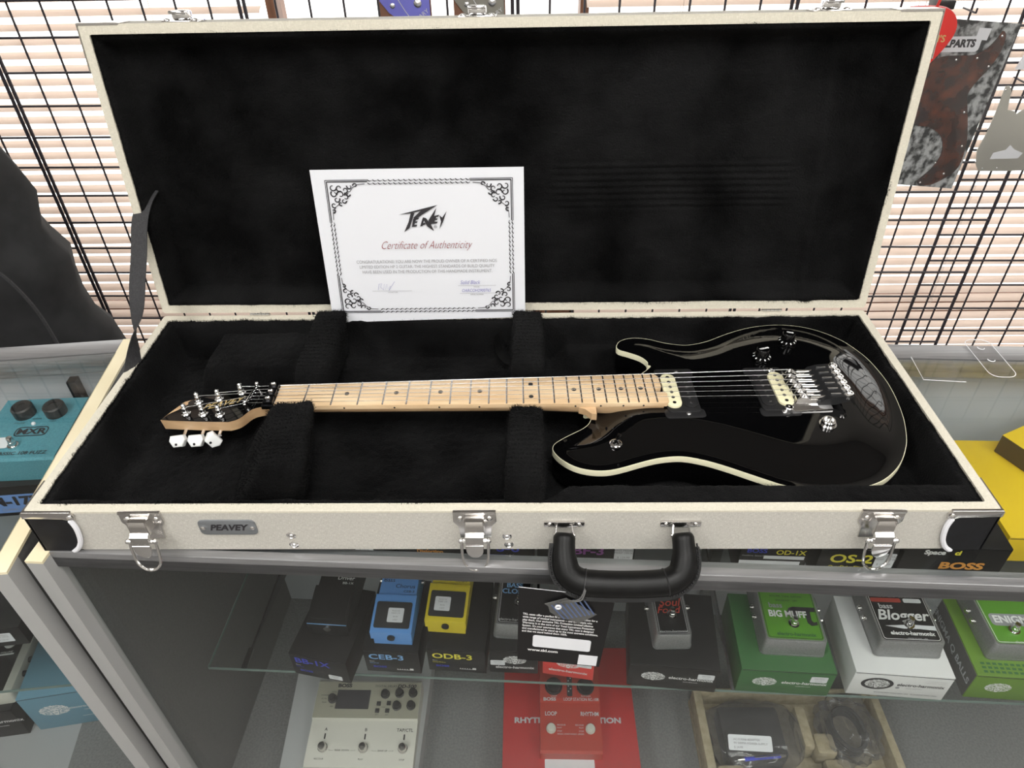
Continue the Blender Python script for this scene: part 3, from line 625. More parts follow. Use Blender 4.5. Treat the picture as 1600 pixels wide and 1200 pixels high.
mb = MB(); mb.prism([(.046, .055), (.050, .063), (.057, .066), (.092, .066), (.092, .058), (.050, .058), (.048, .054)], .0364, .0368)
mb.prism([(.056, .060), (.064, .060), (.060, .034), (.052, .034)], .0364, .0368); mb.prism([(.074, .060), (.083, .060), (.082, .042), (.085, .038), (.090, .040), (.090, .034), (.080, .032), (.075, .037)], .0364, .0368); mb.build('pi_sign', M['inkblack'], t)
t = bpy.data.objects['die_cast_pedal.003']
mb = MB(); mb.prism(roundrect(.048, .0075, .002, 3, .034, .080), .0364, .0369); mb.build('red_stripe', M['redenamel'], t)
mb = MB(); mb.prism(roundrect(.028, .0075, .002, 3, .076, .080), .0364, .0369); mb.prism([(.018, .032), (.060, .035), (.095, .034), (.094, .026), (.062, .0285), (.045, .0275)], .0364, .0368); mb.build('white_stripe', M['sticker'], t)
cast_pedal('grey pedal with green face and oval name band, at the right edge', .7485, .091, ZP + .001, -.045, .1035, .127, .036, 0, 'greenface', 'whiteprint', [('whiteprint', 'ENIGMA', .052, .060, .018, dict(bold=.0006, align='CENTER')), ('whiteprint', 'Q', .06, .025, .012, CE), ('whiteprint', EH, .055, .012, .006, {})], (.042, .030), knobs=((.050, .095, .010), (.078, .105, .008)))
t = bpy.data.objects['die_cast_pedal.004']
mb = MB(); mb.prism(roundrect(.076, .022, .006, 4, .052, .049), .0364, .0368); mb.build('name_band', M['greyprint'], t)

# upper shelf: cartons seen through the top glass in front of the case
Z1 = S1 + .0002; gA = 'pedal cartons on the top shelf'
def up(label, x0, x1, prints, sticker=None, h=.068, y=.112, m='blackbox', d=.13, **k): return carton(label, x0, y - .0437 * x0, Z1, CY, x1 - x0, d, h, m, prints, sticker, gA, **k)
up('black carton with a white sticker, below the left latch stretch', -.262, -.165, [('t', 'whiteprint', 'BD-2', .03, .045, .02, CE)], (.052, .038, .026, .022))
up('black carton with small orange print, left of the middle latch', -.160, -.066, [('t', 'orangeink', 'Heavy Metal', .045, .042, .009, CE), ('t', 'orangeink', 'Distortion', .045, .033, .009, CE)])
up('black carton with blue print, right of the middle latch', -.060, .034, [('t', 'bossblueink', 'PS-6', .050, .046, .026, CE), ('t', 'bossblueink', 'Harmonist', .04, .030, .006, CE)])
up('black carton with purple print behind the handle', .038, .175, [('t', 'purpleink', 'BF-3', .072, .045, .022, dict(bold=.0006, sx=1.1))], (.121, .042, .026, .028))
def odp():
    p = [('t', 'bossblueink', 'BOSS', .022, .058, .012, CE), ('t', 'yellowink', 'OD-1X', .068, .056, .013, CE), ('r', 'sticker', .001, .022, .083, .016), ('r', 'sticker', .033, .042, .055, .007)]
    rnd = random.Random(5); x = .004
    while x < .038: w_ = rnd.choice((.0006, .0012, .0018)); p.append(('r', 'inkblack', x, .0225, w_, .009)); x += w_ + .0011
    while x < .078: w_ = rnd.choice((.0006, .0012)); p.append(('r', 'inkblack', x, .0225, w_, .006)); x += w_ + .0015
    return p + [('t', 'palepr', 'OverDrive  Special Edition', .022, .048, .0035, {})]
t = up('black carton with barcode labels and yellow print, right of the handle', .318, .410, odp())
for ch in t.children:
    if ch.name.startswith('printing') and ch.data.materials[0] == M['inkblack']: ch.location.y -= .0006
up('black carton with large yellow print and a sticker, left of the right latch', .425, .528, [('t', 'yellowink', 'OS-2', .044, .047, .024, dict(bold=.0006, sx=1.15)), ('t', 'yellowink', 'OverDrive/Distortion', .050, .030, .0075, dict(bold=.0002))], (.088, .047, .026, .03))
up('long black carton with orange letters under the right front corner', .534, .672, [('t', 'orangeink', 'BOSS', .083, .040, .019, dict(bold=.0008, sx=1.35)), ('t', 'whiteprint', 'Space', .04, .067, .012, dict(bold=.0006)), ('t', 'yellowink', 'cl', .07, .067, .012, dict(bold=.0006))], h=.078)
t = carton('large yellow carton lying on the top shelf at the right', .700, .125, Z1, -.03, .36, .20, .052, 'yellowbox', [], None, 'yellow cartons')
def ytop(t):
    mb = MB(); mb.b2(-.0008, 0, .001, .159, .001, .0345); mb.build('side_panel', M['brownside'], t)
    mb = MB(); mb.b2(.03, .16, .12, .145, .0352, .0356); mb.build('black_band', M['inkblack'], t)
    mb = MB(); [mb.text(s_, .008, T(.05, y, .0357), align='LEFT', bold=.0001) for s_, y in (('POLYPHONIC TUNER', .10), ('TRUE BYPASS', .088), ('USB POWER 9V DC', .076))]; mb.build('printing', M['inkblack'], t)
carton('smaller yellow carton with brown side stacked on the large yellow one', .834, .154, Z1 + .0525, .45, .2, .16, .035, 'yellowbox', [], None, 'yellow cartons', top=ytop)

# clear plastic bits lying on the showcase top
t = thing('hang_tab', 'long clear plastic hang tab with two holes lying on the showcase glass', 'plastic tab', (.74, .37, zt))
mb = MB(); mb.prism(roundrect(.040, .098, .014, 5), .0, .0012, T(.742, .368, zt + .0003, rz=-.02)); mb.build('tab_sheet', M['clearplastic'], t, True)
mb = MB(); o = [(p[0], p[1], 0) for p in roundrect(.040, .098, .014, 5)]; mb.tube(o, .0006, 4, True, T(.742, .368, zt + .0016, rz=-.02)); mb.build('raised_edge', M['sticker'], t, True)
for dy in (-.005, .027): mb = MB(); mb.tube([(.005 * math.cos(a), .005 * math.sin(a), 0) for a in [i * PI / 6 for i in range(7)]], .0008, 4, False, T(.742, .368 + dy, zt + .0016, rz=PI * .9)); mb.build('hole_rim', M['sticker'], t, True)
t = thing('plastic_sleeve', 'small clear plastic sleeve lying on the showcase glass beside the case', 'plastic sleeve', (.64, .34, zt))
SLC = T(.650, .3395, zt + .0003, rz=-.10)
mb = MB(); mb.prism(roundrect(.060, .058, .004, 3), 0, .0010, SLC); mb.build('sleeve_sheet', M['clearplastic'], t, True)
mb = MB(); mb.tube([(-.030, .029, .0014), (-.030, -.029, .0014), (.030, -.029, .0014)], .0006, 4, False, SLC); mb.build('raised_edge', M['sticker'], t, True)
# bottom deck
ZD = DZ + .0003
t = thing('paper_sheet', 'pale grey sheet under the wide ivory pedal', 'sheet', (-.44, .03, ZD))
mb = MB(); mb.prism([(-.432, .03), (-.178, .03), (-.172, .285), (-.446, .27)], DZ + .0003, DZ + .045); mb.build('carton_body', M['silver'], t, True); t['label'] = 'pale grey carton lying under the wide ivory pedal'; t['category'] = 'carton'; t.name = 'pedal_carton'
t['group'] = 'cartons on the bottom deck'
for c_ in t.children: c_.data.materials[0] = mat('pale_grey_carton', (.42, .43, .43), .6)
t = thing('delay_pedal', 'wide ivory and olive pedal with dark screen and three footswitches', 'effects pedal', (-.385, .045, DZ + .0455), -.01)
Wd = .2
YZ = Matrix(((0, 0, 1, 0), (1, 0, 0, 0), (0, 1, 0, 0), (0, 0, 0, 1)))
mb = MB(); mb.prism([(0, 0), (.155, 0), (.155, .038), (.150, .042), (.082, .036), (.08, .030), (0.004, .020), (0, .017)], 0, Wd, YZ); mb.build('housing', M['bosswhite'], t, recalc=True)
P = T(0, .082, .0363, rx=math.atan2(.006, .068))
mb = MB(); mb.prism(roundrect(Wd - .001, .068, .001, 2, Wd / 2, .0335), 0, .0006, P); pn = mb.build('control_panel', M['olive'], t)
mb = MB(); mb.prism(roundrect(.064, .036, .001, 2, .072, .034), .0006, .0012, P); mb.build('screen', M['screen'], t)
for kx, ky, r in ((.033, .034, .0088), (.133, .044, .0085), (.160, .046, .0085), (.186, .047, .0085), (.158, .022, .0085), (.185, .023, .0085)): mb = MB(); kn(mb, 0, 0, 0, r, .011); o = mb.build('knob', M['black'], t); o.matrix_local = P @ T(kx, ky, .0006)
for kx, ky in ((.123, .026), (.142, .027), (.122, .013), (.141, .013)): mb = MB(); mb.b2(kx - .0038, kx + .0038, ky - .0038, ky + .0038, .0006, .004, .0006, P); mb.build('button', M['black'], t)
mb = MB(); mb.text('BOSS', .009, P @ T(.052, .060, .0009), bold=.0005, sx=1.3); mb.text('DIGITAL DELAY', .006, P @ T(.132, .060, .0009)); mb.text('DD-500', .009, P @ T(.172, .060, .0009), bold=.0003, sx=1.2, shear=.2)
[mb.text(s_, .0035, P @ T(.033 + .017 * math.cos(a), .034 + .014 * math.sin(a), .0009)) for s_, a in (('MODE', 1.57), ('ANALOG', .5), ('TAPE', -.1), ('SHIMMER', -.6), ('SFX', -1.57), ('DUAL', 3.6), ('FILTER', 3.1), ('STANDARD', 2.6))]
mb.text('PAGE', .003, P @ T(.132, .020, .0009)); mb.text('EXIT', .003, P @ T(.122, .006, .0009)); mb.text('EDIT', .003, P @ T(.141, .006, .0009)); mb.build('lettering', M['inkblack'], pn)
P3 = T(0, .004, .0202, rx=math.atan2(.010, .076)); mb = MB()
for kx, s_ in ((.030, 'A'), (.105, 'B'), (.178, 'TAP/CTL')): mb.text(s_, .008, P3 @ T(kx, .060, .0004), bold=.0001); mb.prism(roundrect(.0028, .010, .001, 2, kx, .048), .0003, .0007, P3)
for kx, s_ in ((.026, 'REC/DUB'), (.103, 'PLAY'), (.178, 'STOP'), (.066, '<-----  BANK DOWN  ----->'), (.141, '<-----  BANK UP  ----->')): mb.text(s_, .0042, P3 @ T(kx, .009 if '<' not in s_ else .024, .0004))
mb.build('lettering', M['inkblack'], t)
for kx in (.030, .105, .178):
    mb = MB(); mb.lathe([(.009, 0), (.009, .003), (.0078, .004), (.0075, .012), (.006, .0145), (.0001, .015)], 16, P3 @ T(kx, .028, 0)); mb.build('footswitch', M['nickel'], t)
# red pedal on red carton
t = carton('large red carton under the red loop pedal on the bottom deck', -.024, .035, ZD, 0, .25, .25, .060, 'redbox', [], None, 'cartons on the bottom deck')
mb = MB(); mb.text('RHYTHM LOOP STATION', .0145, T(.122, .098, .0603), bold=.0006, sx=1.22); mb.build('printing', M['palepr'], t)
mb = MB(); mb.prism(roundrect(.09, .03, .002, 2, .122, .012), .0602, .0606); mb.build('paper_label', M['sticker'], t)
t = thing('loop_pedal', 'red pedal with two black dials and two footswitches', 'effects pedal', (.045, .062, DZ + .0608), -.01)
W_ = .112
mb = MB(); mb.prism([(0, 0), (.172, 0), (.172, .048), (.168, .050), (.092, .043), (.088, .034), (.004, .026), (0, .022)], 0, W_, YZ); mb.build('housing', M['redenamel'], t, recalc=True)
P = T(0, .092, .0434, rx=math.atan2(.007, .076))
mb = MB(); mb.b2(.008, W_ - .008, .05, .072, 0, .0008, 0, P); mb.build('display_window', M['screen'], t)
for kx in (.026, .086): mb = MB(); kn(mb, 0, 0, 0, .0165, .012); o = mb.build('knob', M['black'], t); o.matrix_local = P @ T(kx, .022 if kx < .05 else .022, .0)
mb = MB(); mb.prism(roundrect(.010, .044, .002, 2, .056, .026), 0, .0008, P); mb.build('level_display', M['screen'], t)
mb = MB(); [mb.b2(.053 + (i % 2) * .004, .055 + (i % 2) * .004, .012 + i * .005, .014 + i * .005, .0009, .0012, 0, P) for i in range(7)]
mb.text('BOSS', .008, P @ T(.018, -.002, .0004), sx=1.3, bold=.0003); mb.text('LOOP STATION RC-10R', .008, P @ T(.077, -.002, .0004), bold=.0001, sx=.78); mb.text('LOOP', .0045, P @ T(.026, .004, .0004)); mb.text('RHYTHM', .0045, P @ T(.086, .004, .0004))
P3 = T(0, .004, .0264, rx=math.atan2(.008, .084)); mb.text('LOOP', .0105, P3 @ T(.020, .064, .0004), bold=.0002, sx=.8); mb.text('RHYTHM', .0105, P3 @ T(.092, .064, .0004), bold=.0002, sx=.8)
for x_, a_ in ((.031, 'LEFT'), (.080, 'RIGHT')):
    for dy, s_ in ((.044, 'REC/DUB'), (.039, 'PLAY'), (.033, 'STOP'), (.028, 'HOLD: UNDO')): mb.text(s_, .0038, P3 @ T(x_, dy, .0004), align=a_)
mb.build('lettering', M['palepr'], t)
for kx in (.020, .092): mb = MB(); mb.lathe([(.009, 0), (.009, .003), (.008, .004), (.0078, .008), (.0065, .0095), (.0001, .010)], 16, P3 @ T(kx, .037, 0)); mb.build('footswitch', M['bosswhite'], t)

# pulp tray with bagged adapter
t = thing('pulp_tray', 'tan moulded pulp packing tray on the bottom deck, right', 'packing tray', (.52, .10, ZD))
mb = MB()
mb.b2(.345, .70, -.02, .20, DZ + .0003, DZ + .012)
for q in ((.345, .362, -.02, .20, .06), (.684, .70, -.02, .20, .06), (.345, .70, .19, .2, .06)): mb.b2(q[0], q[1], q[2], q[3], DZ + .012, DZ + q[4], .004)
mb.build('tray_wall', M['pulp'], t, True)
for q in ((.362, .412, -.01, .055, .062), (.515, .60, -.01, .052, .06), (.565, .612, .045, .075, .042), (.530, .552, .085, .165, .062), (.552, .590, .075, .115, .058), (.605, .650, .0, .05, .036)):
    mb = MB(); mb.b2(q[0], q[1], q[2], q[3], DZ + .012, DZ + q[4], .008); mb.build('pulp_block', M['pulp'], t, True)
def lump(mb, c, r, sc, amp, fq, n=26, seed=0):
    b = bmesh.new(); bmesh.ops.create_icosphere(b, subdivisions=4, radius=1)
    for v in b.verts:
        p = v.co.copy(); k = 1 + amp * noise.noise(p * fq + Vector((seed, 0, 0))) + amp * .5 * abs(noise.noise(p * fq * 2.3 + Vector((0, seed, 0))))
        q = [math.copysign(abs(p[i]) ** .75, p[i]) for i in range(3)]
        v.co = Vector((c[0] + q[0] * r * sc[0] * k, c[1] + q[1] * r * sc[1] * k, c[2] + q[2] * r * sc[2] * k))
    mb.join(b); b.free()
t = thing('power_adapter', 'black power adapter sealed in a clear bag in the pulp tray', 'power adapter', (.44, .1, DZ + .014))
mb = MB(); mb.b2(.385, .50, .07, .165, DZ + .014, DZ + .058, .008); mb.b2(.43, .49, .06, .08, DZ + .014, DZ + .04, .006); mb.build('adapter_body', M['rubber'], t, True)
mb = MB(); lump(mb, (.447, .112, DZ + .044), .1, (.86, .66, .33), .16, 2.6, seed=2); mb.build('clear_bag', M['bag'], t, True, smooth=60)
mb = MB(); mb.prism(roundrect(.078, .026, .003, 3, .0, .0), 0, .0005, T(.425, .082, DZ + .083, rx=.35, rz=-.05)); so = mb.build('price_sticker', M['sticker'], t, True)
mb = MB(); [mb.text(s_, .0052, T(.395, .082, DZ + .0842, rx=.35, rz=-.05) @ T(0, dy, 0), align='LEFT') for s_, dy in (('AC-9 MINI ADAPTER', .006), ('9V 500MA POWER SUPPLY', .0), ('$ 24.99', -.007))]; mb.build('printing', M['greyprint'], so, True)
t = thing('power_cable', 'coiled black cable in a crumpled clear bag, right side of the pulp tray', 'cable', (.62, .13, DZ + .014))
mb = MB()
pts = []
for i in range(90): a = i / 90 * 2 * PI * 4; pts.append((.625 + .030 * math.cos(a), .125 + .040 * math.sin(a), DZ + .028 + .0003 * i + .003 * math.sin(a * 2.3)))
mb.tube(pts, .0042, 6); mb.build('coil', M['rubber'], t, True)
mb = MB(); lump(mb, (.625, .125, DZ + .048), .05, (.95, 1.2, .62), .35, 3.2, seed=9); mb.build('clear_bag', M['bag'], t, True, smooth=50)
t = thing('ballpoint_pen', 'blue and silver pen lying on the front of the pulp tray', 'pen', (.45, .048, DZ + .066))
mb = MB(); mb.cyl((.412, .060, DZ + .068), (.478, .066, DZ + .068), .0035, 10); mb.build('barrel', M['bossblueink'], t, True)
mb = MB(); mb.cyl((.400, .059, DZ + .068), (.412, .060, DZ + .068), .0015, 8, .0034); mb.cyl((.478, .066, DZ + .068), (.488, .067, DZ + .068), .0034, 8, .002); mb.cyl((.43, .0618, DZ + .0722), (.478, .066, DZ + .0722), .0011, 6); mb.build('tip_and_clip', M['chrome'], t, True)
t = thing('bagged_foot', 'round grey lump in clear plastic at the front of the pulp tray', 'bagged part', (.45, .02, DZ + .014))
mb = MB(); mb.lathe([(.034, 0), (.034, .03), (.028, .036), (.0001, .038)], 24, T(.452, .020, DZ + .014)); mb.build('disc', M['panelgrey'], t, True)
mb = MB(); lump(mb, (.452, .020, DZ + .036), .042, (1, .9, .5), .25, 3, seed=4); mb.build('clear_bag', M['bag'], t, True)

# left showcase goods
t = thing('paper_sheet', 'pale grey sheet lying under the cartons on the deck of the left showcase', 'paper sheet', (-1.1, .12, DZ))
mb = MB(); mb.prism([(-1.32, .20), (-1.32, -.085), (-.850, .045), (-.868, .150), (-.90, .26)], DZ + .00002, DZ + .0002); mb.build('sheet', mat('pale_grey_paper', (.34, .345, .35), .6), t, True)
t = carton('black carton with a light blue label band under the teal pedal', -.880, .2265, S1L + .0002, .10, .150, .18, .066, 'blackbox', [('r', 'bluelabel', .002, .008, .150, .040), ('t', 'inkblack', 'M-173', .086, .033, .026, dict(bold=.0012, sx=1.1)), ('t', 'greyprint', 'CLASSIC 108 FUZZ', .088, .015, .007, {})], None, 'cartons in the left showcase')
for ch in t.children:
    if ch.name.startswith('printing') and ch.data.materials[0] != M['bluelabel']: ch.location.y -= .0006
t = thing('fuzz_pedal', 'teal two-knob pedal with oval badge in the left showcase', 'effects pedal', (-.843, .244, S1L + .0672), .06)
mb = MB(); mb.prism([(0, 0), (.142, 0), (.142, .05), (.139, .053), (.003, .045), (0, .041)], 0, .134, YZ, 0); mb.build('enclosure', M['mxrteal'], t, recalc=True)
P = T(0, .003, .0454, rx=math.atan2(.008, .136))
for kx in (.046, .097): mb = MB(); mb.lathe([(.0165, 0), (.0165, .016), (.0145, .0185), (.007, .0185), (.0065, .0165), (.0001, .0165)], 20, P @ T(kx, .100, 0)); mb.build('knob', M['black'], t)
footswitch(t, .060, .030, .047)
mb = MB(); mb.sph((.070, .078, .0505), .0035); mb.build('indicator', M['sticker'], t)
mb = MB(); o = roundrect(.052, .021, .007, 5, .074, .058); i_ = roundrect(.0485, .0175, .0055, 5, .074, .058); n = len(o)
mb.add([(p[0], p[1], .0004) for p in o] + [(p[0], p[1], .0004) for p in i_], [(k, (k + 1) % n, n + (k + 1) % n, n + k) for k in range(n)], P)
mb.text('MXR', .0175, P @ T(.074, .0575, .0004), bold=.0006, sx=1.25); mb.text('CLASSIC 108 FUZZ', .010, P @ T(.075, .010, .0004), sx=1.05, bold=.0001); mb.text('VOLUME', .0045, P @ T(.046, .078, .0004)); mb.text('BUFFER', .0045, P @ T(.071, .087, .0004)); mb.text('FUZZ', .0045, P @ T(.098, .080, .0004)); mb.build('lettering', M['inkblack'], t)
mb = MB(); mb.prism(roundrect(.045, .024, .005, 4, .030, .034), .0006, .0009, P); mb.build('price_sticker', M['sticker'], t)
t = carton('teal carton with face logo on the bottom deck of the left showcase', -.945, .140, ZD, .175, .150, .16, .115, 'tealbox', [('l', 'whiteprint', .050, .062, .058), ('t', 'whiteprint', EH, .115, .062, .011, {}), ('t', 'whiteprint', 'www.ehx.com', .115, .050, .005, {}), ('r', 'whiteprint', .09, .028, .05, .0008)], None, 'cartons in the left showcase')
mb = MB()
for (x_, y_, w_, h_) in ((.075, .10, .05, .035), (.07, .075, .06, .018), (.082, .05, .05, .018)): mb.prism([(x_, y_), (x_ + w_, y_), (x_ + w_ + .006, y_ + h_), (x_ + .006, y_ + h_)], .1152, .1156)
pr = mb.build('printing', M['greyprint'], t)
mb = MB()
for (x_, y_, w_) in ((.066, .072, .066), (.078, .047, .056), (.07, .098, .05)): mb.prism([(x_, y_), (x_ + w_, y_), (x_ + w_, y_ + .0025), (x_, y_ + .0025)], .1157, .116)
mb.build('printing', M['whiteprint'], t)
t = carton('black carton with face logo beside the teal one in the left showcase', -1.130, .108, ZD, .15, .170, .19, .09, 'blackbox', [('t', 'whiteprint', EH, .13, .055, .014, dict(bold=.0001)), ('t', 'whiteprint', 'www.ehx.com', .13, .040, .006, {})], None, 'cartons in the left showcase')
t = thing('silver_pedal', 'silver box pedal with white knobs on the black carton, left edge', 'effects pedal', (-1.090, .128, ZD + .0905), .16)
mb = MB(); mb.prism(roundrect(.135, .155, .008, 4, .0675, .0775), 0, .032, None, .002); mb.build('enclosure', M['bosswhite'], t)
mb = MB(); mb.prism(roundrect(.115, .142, .004, 4, .062, .0775), .032, .0325); mb.build('faceplate', M['blackbox'], t)
for kx, ky in ((.095, .112), (.06, .112)): mb = MB(); kn(mb, kx, ky, .0325, .011, .013); mb.build('knob', M['whitebox'], t)
mb = MB(); mb.cyl((.135, .05, .016), (.142, .05, .016), .006, 12); mb.cyl((.135, .08, .016), (.142, .08, .016), .006, 12); mb.build('jack', M['darkmetal'], t)
mb = MB(); mb.b2(.02, .11, .086, .089, .0326, .033); mb.text('VOLUME', .006, T(.095, .092, .0328)); mb.build('lettering', M['whiteprint'], t)
carton('black carton with a white sticker on the middle shelf of the left showcase', -1.02, .135, Z2, .13, .17, .10, .05, 'blackbox', [], (.135, .026, .034, .024), 'cartons in the left showcase')

# ---------------------------------------------------------------- the guitar case
CD = .4044; HW = .544; TH = .12; CB = -.066
case = thing('guitar_case', 'open cream canvas guitar case lined with black plush on the glass showcase', 'guitar case', (0, .2, CB))
def shell(mb, x0, x1, y0, y1, z0, z1, th, m=None):   # open box: floor at z0, walls up to z1
    o = roundrect(x1 - x0, y1 - y0, .004, 3, (x0 + x1) / 2, (y0 + y1) / 2); i = roundrect(x1 - x0 - 2 * th, y1 - y0 - 2 * th, .003, 3, (x0 + x1) / 2, (y0 + y1) / 2); n = len(o)
    g = [[(p[0], p[1], z) for p in q] for q, z in ((o, z0), (o, z1 - .001), (roundrect(x1 - x0 - .002, y1 - y0 - .002, .003, 3, (x0 + x1) / 2, (y0 + y1) / 2), z1), (i, z1), (i, z0 + .003))]
    vs = [p for q in g for p in q]; fs = [(r * n + k, r * n + (k + 1) % n, (r + 1) * n + (k + 1) % n, (r + 1) * n + k) for r in range(4) for k in range(n)]
    fs += [list(range(n))[::-1], [4 * n + k for k in range(n)]]
    mb.add(vs, fs, m)
mb = MB(); shell(mb, -HW, HW, 0, CD, CB, -.0018, .0115); tray = mb.build('tray', M['canvas'], case, True)
def rimring(mb, x0, x1, y0, y1, z, th, m=None):
    o = roundrect(x1 - x0, y1 - y0, .004, 3, (x0 + x1) / 2, (y0 + y1) / 2); i = roundrect(x1 - x0 - 2 * th, y1 - y0 - 2 * th, .003, 3, (x0 + x1) / 2, (y0 + y1) / 2); n = len(o)
    vs = [(p[0], p[1], z - .0028) for p in o] + [(p[0], p[1], z - .0006) for p in o] + [(p[0] * .9992, p[1], z) for p in o] + [(p[0], p[1], z) for p in i] + [(p[0], p[1], z - .003) for p in i]
    mb.add(vs, [(r * n + k, r * n + (k + 1) % n, (r + 1) * n + (k + 1) % n, (r + 1) * n + k) for r in range(4) for k in range(n)], m)
mb = MB(); rimring(mb, -HW - .0003, HW + .0003, -.0003, CD + .0003, .0002, .012); mb.build('rim_binding', M['rim'], tray, True)
LM = Matrix.Translation((0, CD, .006)) @ Matrix.Rotation(PI / 2 - TH, 4, 'X')    # lid local: x, y up the lid, z towards the viewer; rim plane z=0
mb = MB(); shell(mb, -HW, HW, 0, CD + .0005, -.046, -.0018, .0115, LM); lid = mb.build('lid', M['canvas'], case, True)
mb = MB(); rimring(mb, -HW - .0003, HW + .0003, -.0003, CD + .0008, .0002, .012, LM); mb.build('rim_binding', M['rim'], lid, True)

def hump(t, a, b, w): return sm((t - a) / w) * sm((b - t) / w)
blades_r = random.Random(11)
def blades(mb, pts, L, m=None, n=1):
    vs, fs = [], []
    for p, nr in pts:
        for _ in range(n):
            d = Vector((blades_r.gauss(0, .5), blades_r.gauss(0, .5), blades_r.gauss(0, .5))) + nr * 1.1; d.normalize()
            s_ = d.orthogonal().normalized() * .00035; q = p + Vector((blades_r.uniform(-1, 1), blades_r.uniform(-1, 1), 0)) * .0015
            l = L * blades_r.uniform(.5, 1.2); i = len(vs); vs += [q - s_, q + s_, q + d * l]; fs.append((i, i + 1, i + 2))
    mb.add(vs, fs, m)
def lining(name, parent, hf, nx, ny, y1, m, disp, seed, fur):
    X0, X1, Y0, Y1 = -HW + .0112, HW - .0112, .0112, y1 - .0112
    vs = []; rim = []
    for j in range(ny + 1):
        for i in range(nx + 1):
            u, v = i / nx, j / ny; x = X0 + (X1 - X0) * u; y = Y0 + (Y1 - Y0) * v
            z = hf(x, y) + disp * noise.noise(Vector((x * 28, y * 28, seed))) + disp * .8 * noise.noise(Vector((x * 110, y * 110, seed + 3))) + disp * .35 * noise.noise(Vector((x * 420, y * 420, seed + 5)))
            vs.append((x, y, z))
            if min(i, nx - i, j, ny - j) <= 1: rim.append(vs[-1])
    fs = [(j * (nx + 1) + i, j * (nx + 1) + i + 1, (j + 1) * (nx + 1) + i + 1, (j + 1) * (nx + 1) + i) for j in range(ny) for i in range(nx)]
    mb = MB(); mb.add(vs, fs, m)
    pts = [(Vector(p), Vector((0, 0, 1))) for p in rim]
    blades(mb, pts, fur, m, 4)
    pts = [(Vector(vs[blades_r.randrange(len(vs))]), Vector((0, 0, 1))) for _ in range(16000)]
    blades(mb, pts, fur * .8, m, 1)
    return mb.build(name, M['plush'], parent, True, smooth=89)
XI, YI0, YI1 = HW - .0115, .0115, CD - .0115
def tray_h(x, y):
    wf = .012 + .024 * sm((x - .045) / .03)
    d = min((y - YI0) / wf * .012, (XI - abs(x)) / .013 * .012 if x < 0 else (XI - x) / .012 * .012, (YI1 - y))
    k = sm((d - .008) / .012)
    z = -.0025 * (1 - k) - .0585 * k
    z += .049 * hump(x, -.46, -.285, .022) * hump(y, .262, YI1 - .004, .022)      # lidded pick compartment
    z += .022 * hump(x, .06, XI, .03) * (1 - hump(y, .05, .36, .04)) * k           # foam around the body
    z -= .0015 * math.exp(-((x + .372) / .0015) ** 2) * hump(y, .26, .39, .02)
    return z
lining('tray_lining', case, tray_h, 420, 160, CD, None, .0022, 1.0, .0045)
def lid_h(x, y):
    d = min(XI - abs(x), y - .0115, CD - .0115 - y); k = sm((d - .004) / .016)
    z = -.002 * (1 - k) - .0335 * k
    z += .0020 * hump(x, .05, .42, .03) * hump(y, .140, .222, .012) * math.sin(y * 2 * PI / .0095)      # print left by the strings
    z += .0022 * math.exp(-((x - .44 + .06 * (y - .2)) / .006) ** 2) + .0018 * math.exp(-((x + .22) / .010) ** 2) + .0015 * math.exp(-((y - .13 - .1 * x) / .012) ** 2) * (x > .1)
    z += .003 * noise.noise(Vector((x * 7, y * 7, 4.4)))
    return z
lining('lid_lining', lid, lid_h, 380, 140, CD + .0005, LM, .0014, 8.0, .0040)

def cushion(c0, c1, wb, wt, zt_, zb, seed, lean=0.0):
    """plush neck block: centre line from c0 to c1 in plan"""
    c0, c1 = Vector((*c0, 0)), Vector((*c1, 0)); ax = (c1 - c0); L = ax.length; ax.normalize(); sd = Vector((ax.y, -ax.x, 0))
    mb = MB(); nu, nv = 40, 22; vs = []
    # closed rounded block as superellipse sphere
    b = bmesh.new(); bmesh.ops.create_cube(b, size=2); bmesh.ops.subdivide_edges(b, edges=b.edges[:], cuts=17, use_grid_fill=True)
    pts = []
    for v in b.verts:
        p = v.co.copy(); q = 9.0; l = (abs(p.x) ** q + abs(p.y) ** q + abs(p.z) ** q) ** (1 / q); p = p / l
        h = (p.z + 1) / 2; w_ = (wb + (wt - wb) * h) / 2
        base = c0 + ax * (L / 2 + p.x * (L / 2 + .002 * (1 - h))) + sd * p.y * w_ + Vector((lean * (1 - h) ** 1.0, 0, zb + (zt_ - zb) * h))
        nr = (sd * p.y + ax * p.x * .6 + Vector((0, 0, p.z * .8))).normalized()
        base += nr * (.0024 * noise.noise(base * 38 + Vector((seed, 0, 0))) + .0016 * noise.noise(base * 120) + .0007 * noise.noise(base * 420))
        v.co = base; pts.append((base.copy(), nr))
    mb.join(b); b.free(); blades(mb, pts, .0040, None, 3)
    return mb.build('neck_cushion', M['plush'], case, True, smooth=89)
cushion((-.272, .394), (-.269, .236), .054, .048, .020, -.058, 1, -.014)
cushion((.026, .393), (.026, .238), .050, .044, .018, -.058, 2)
cushion((-.268, .156), (-.252, .028), .092, .052, .036, -.058, 3, -.040)
cushion((.024, .152), (.0205, .0145), .052, .042, .030, -.058, 4)
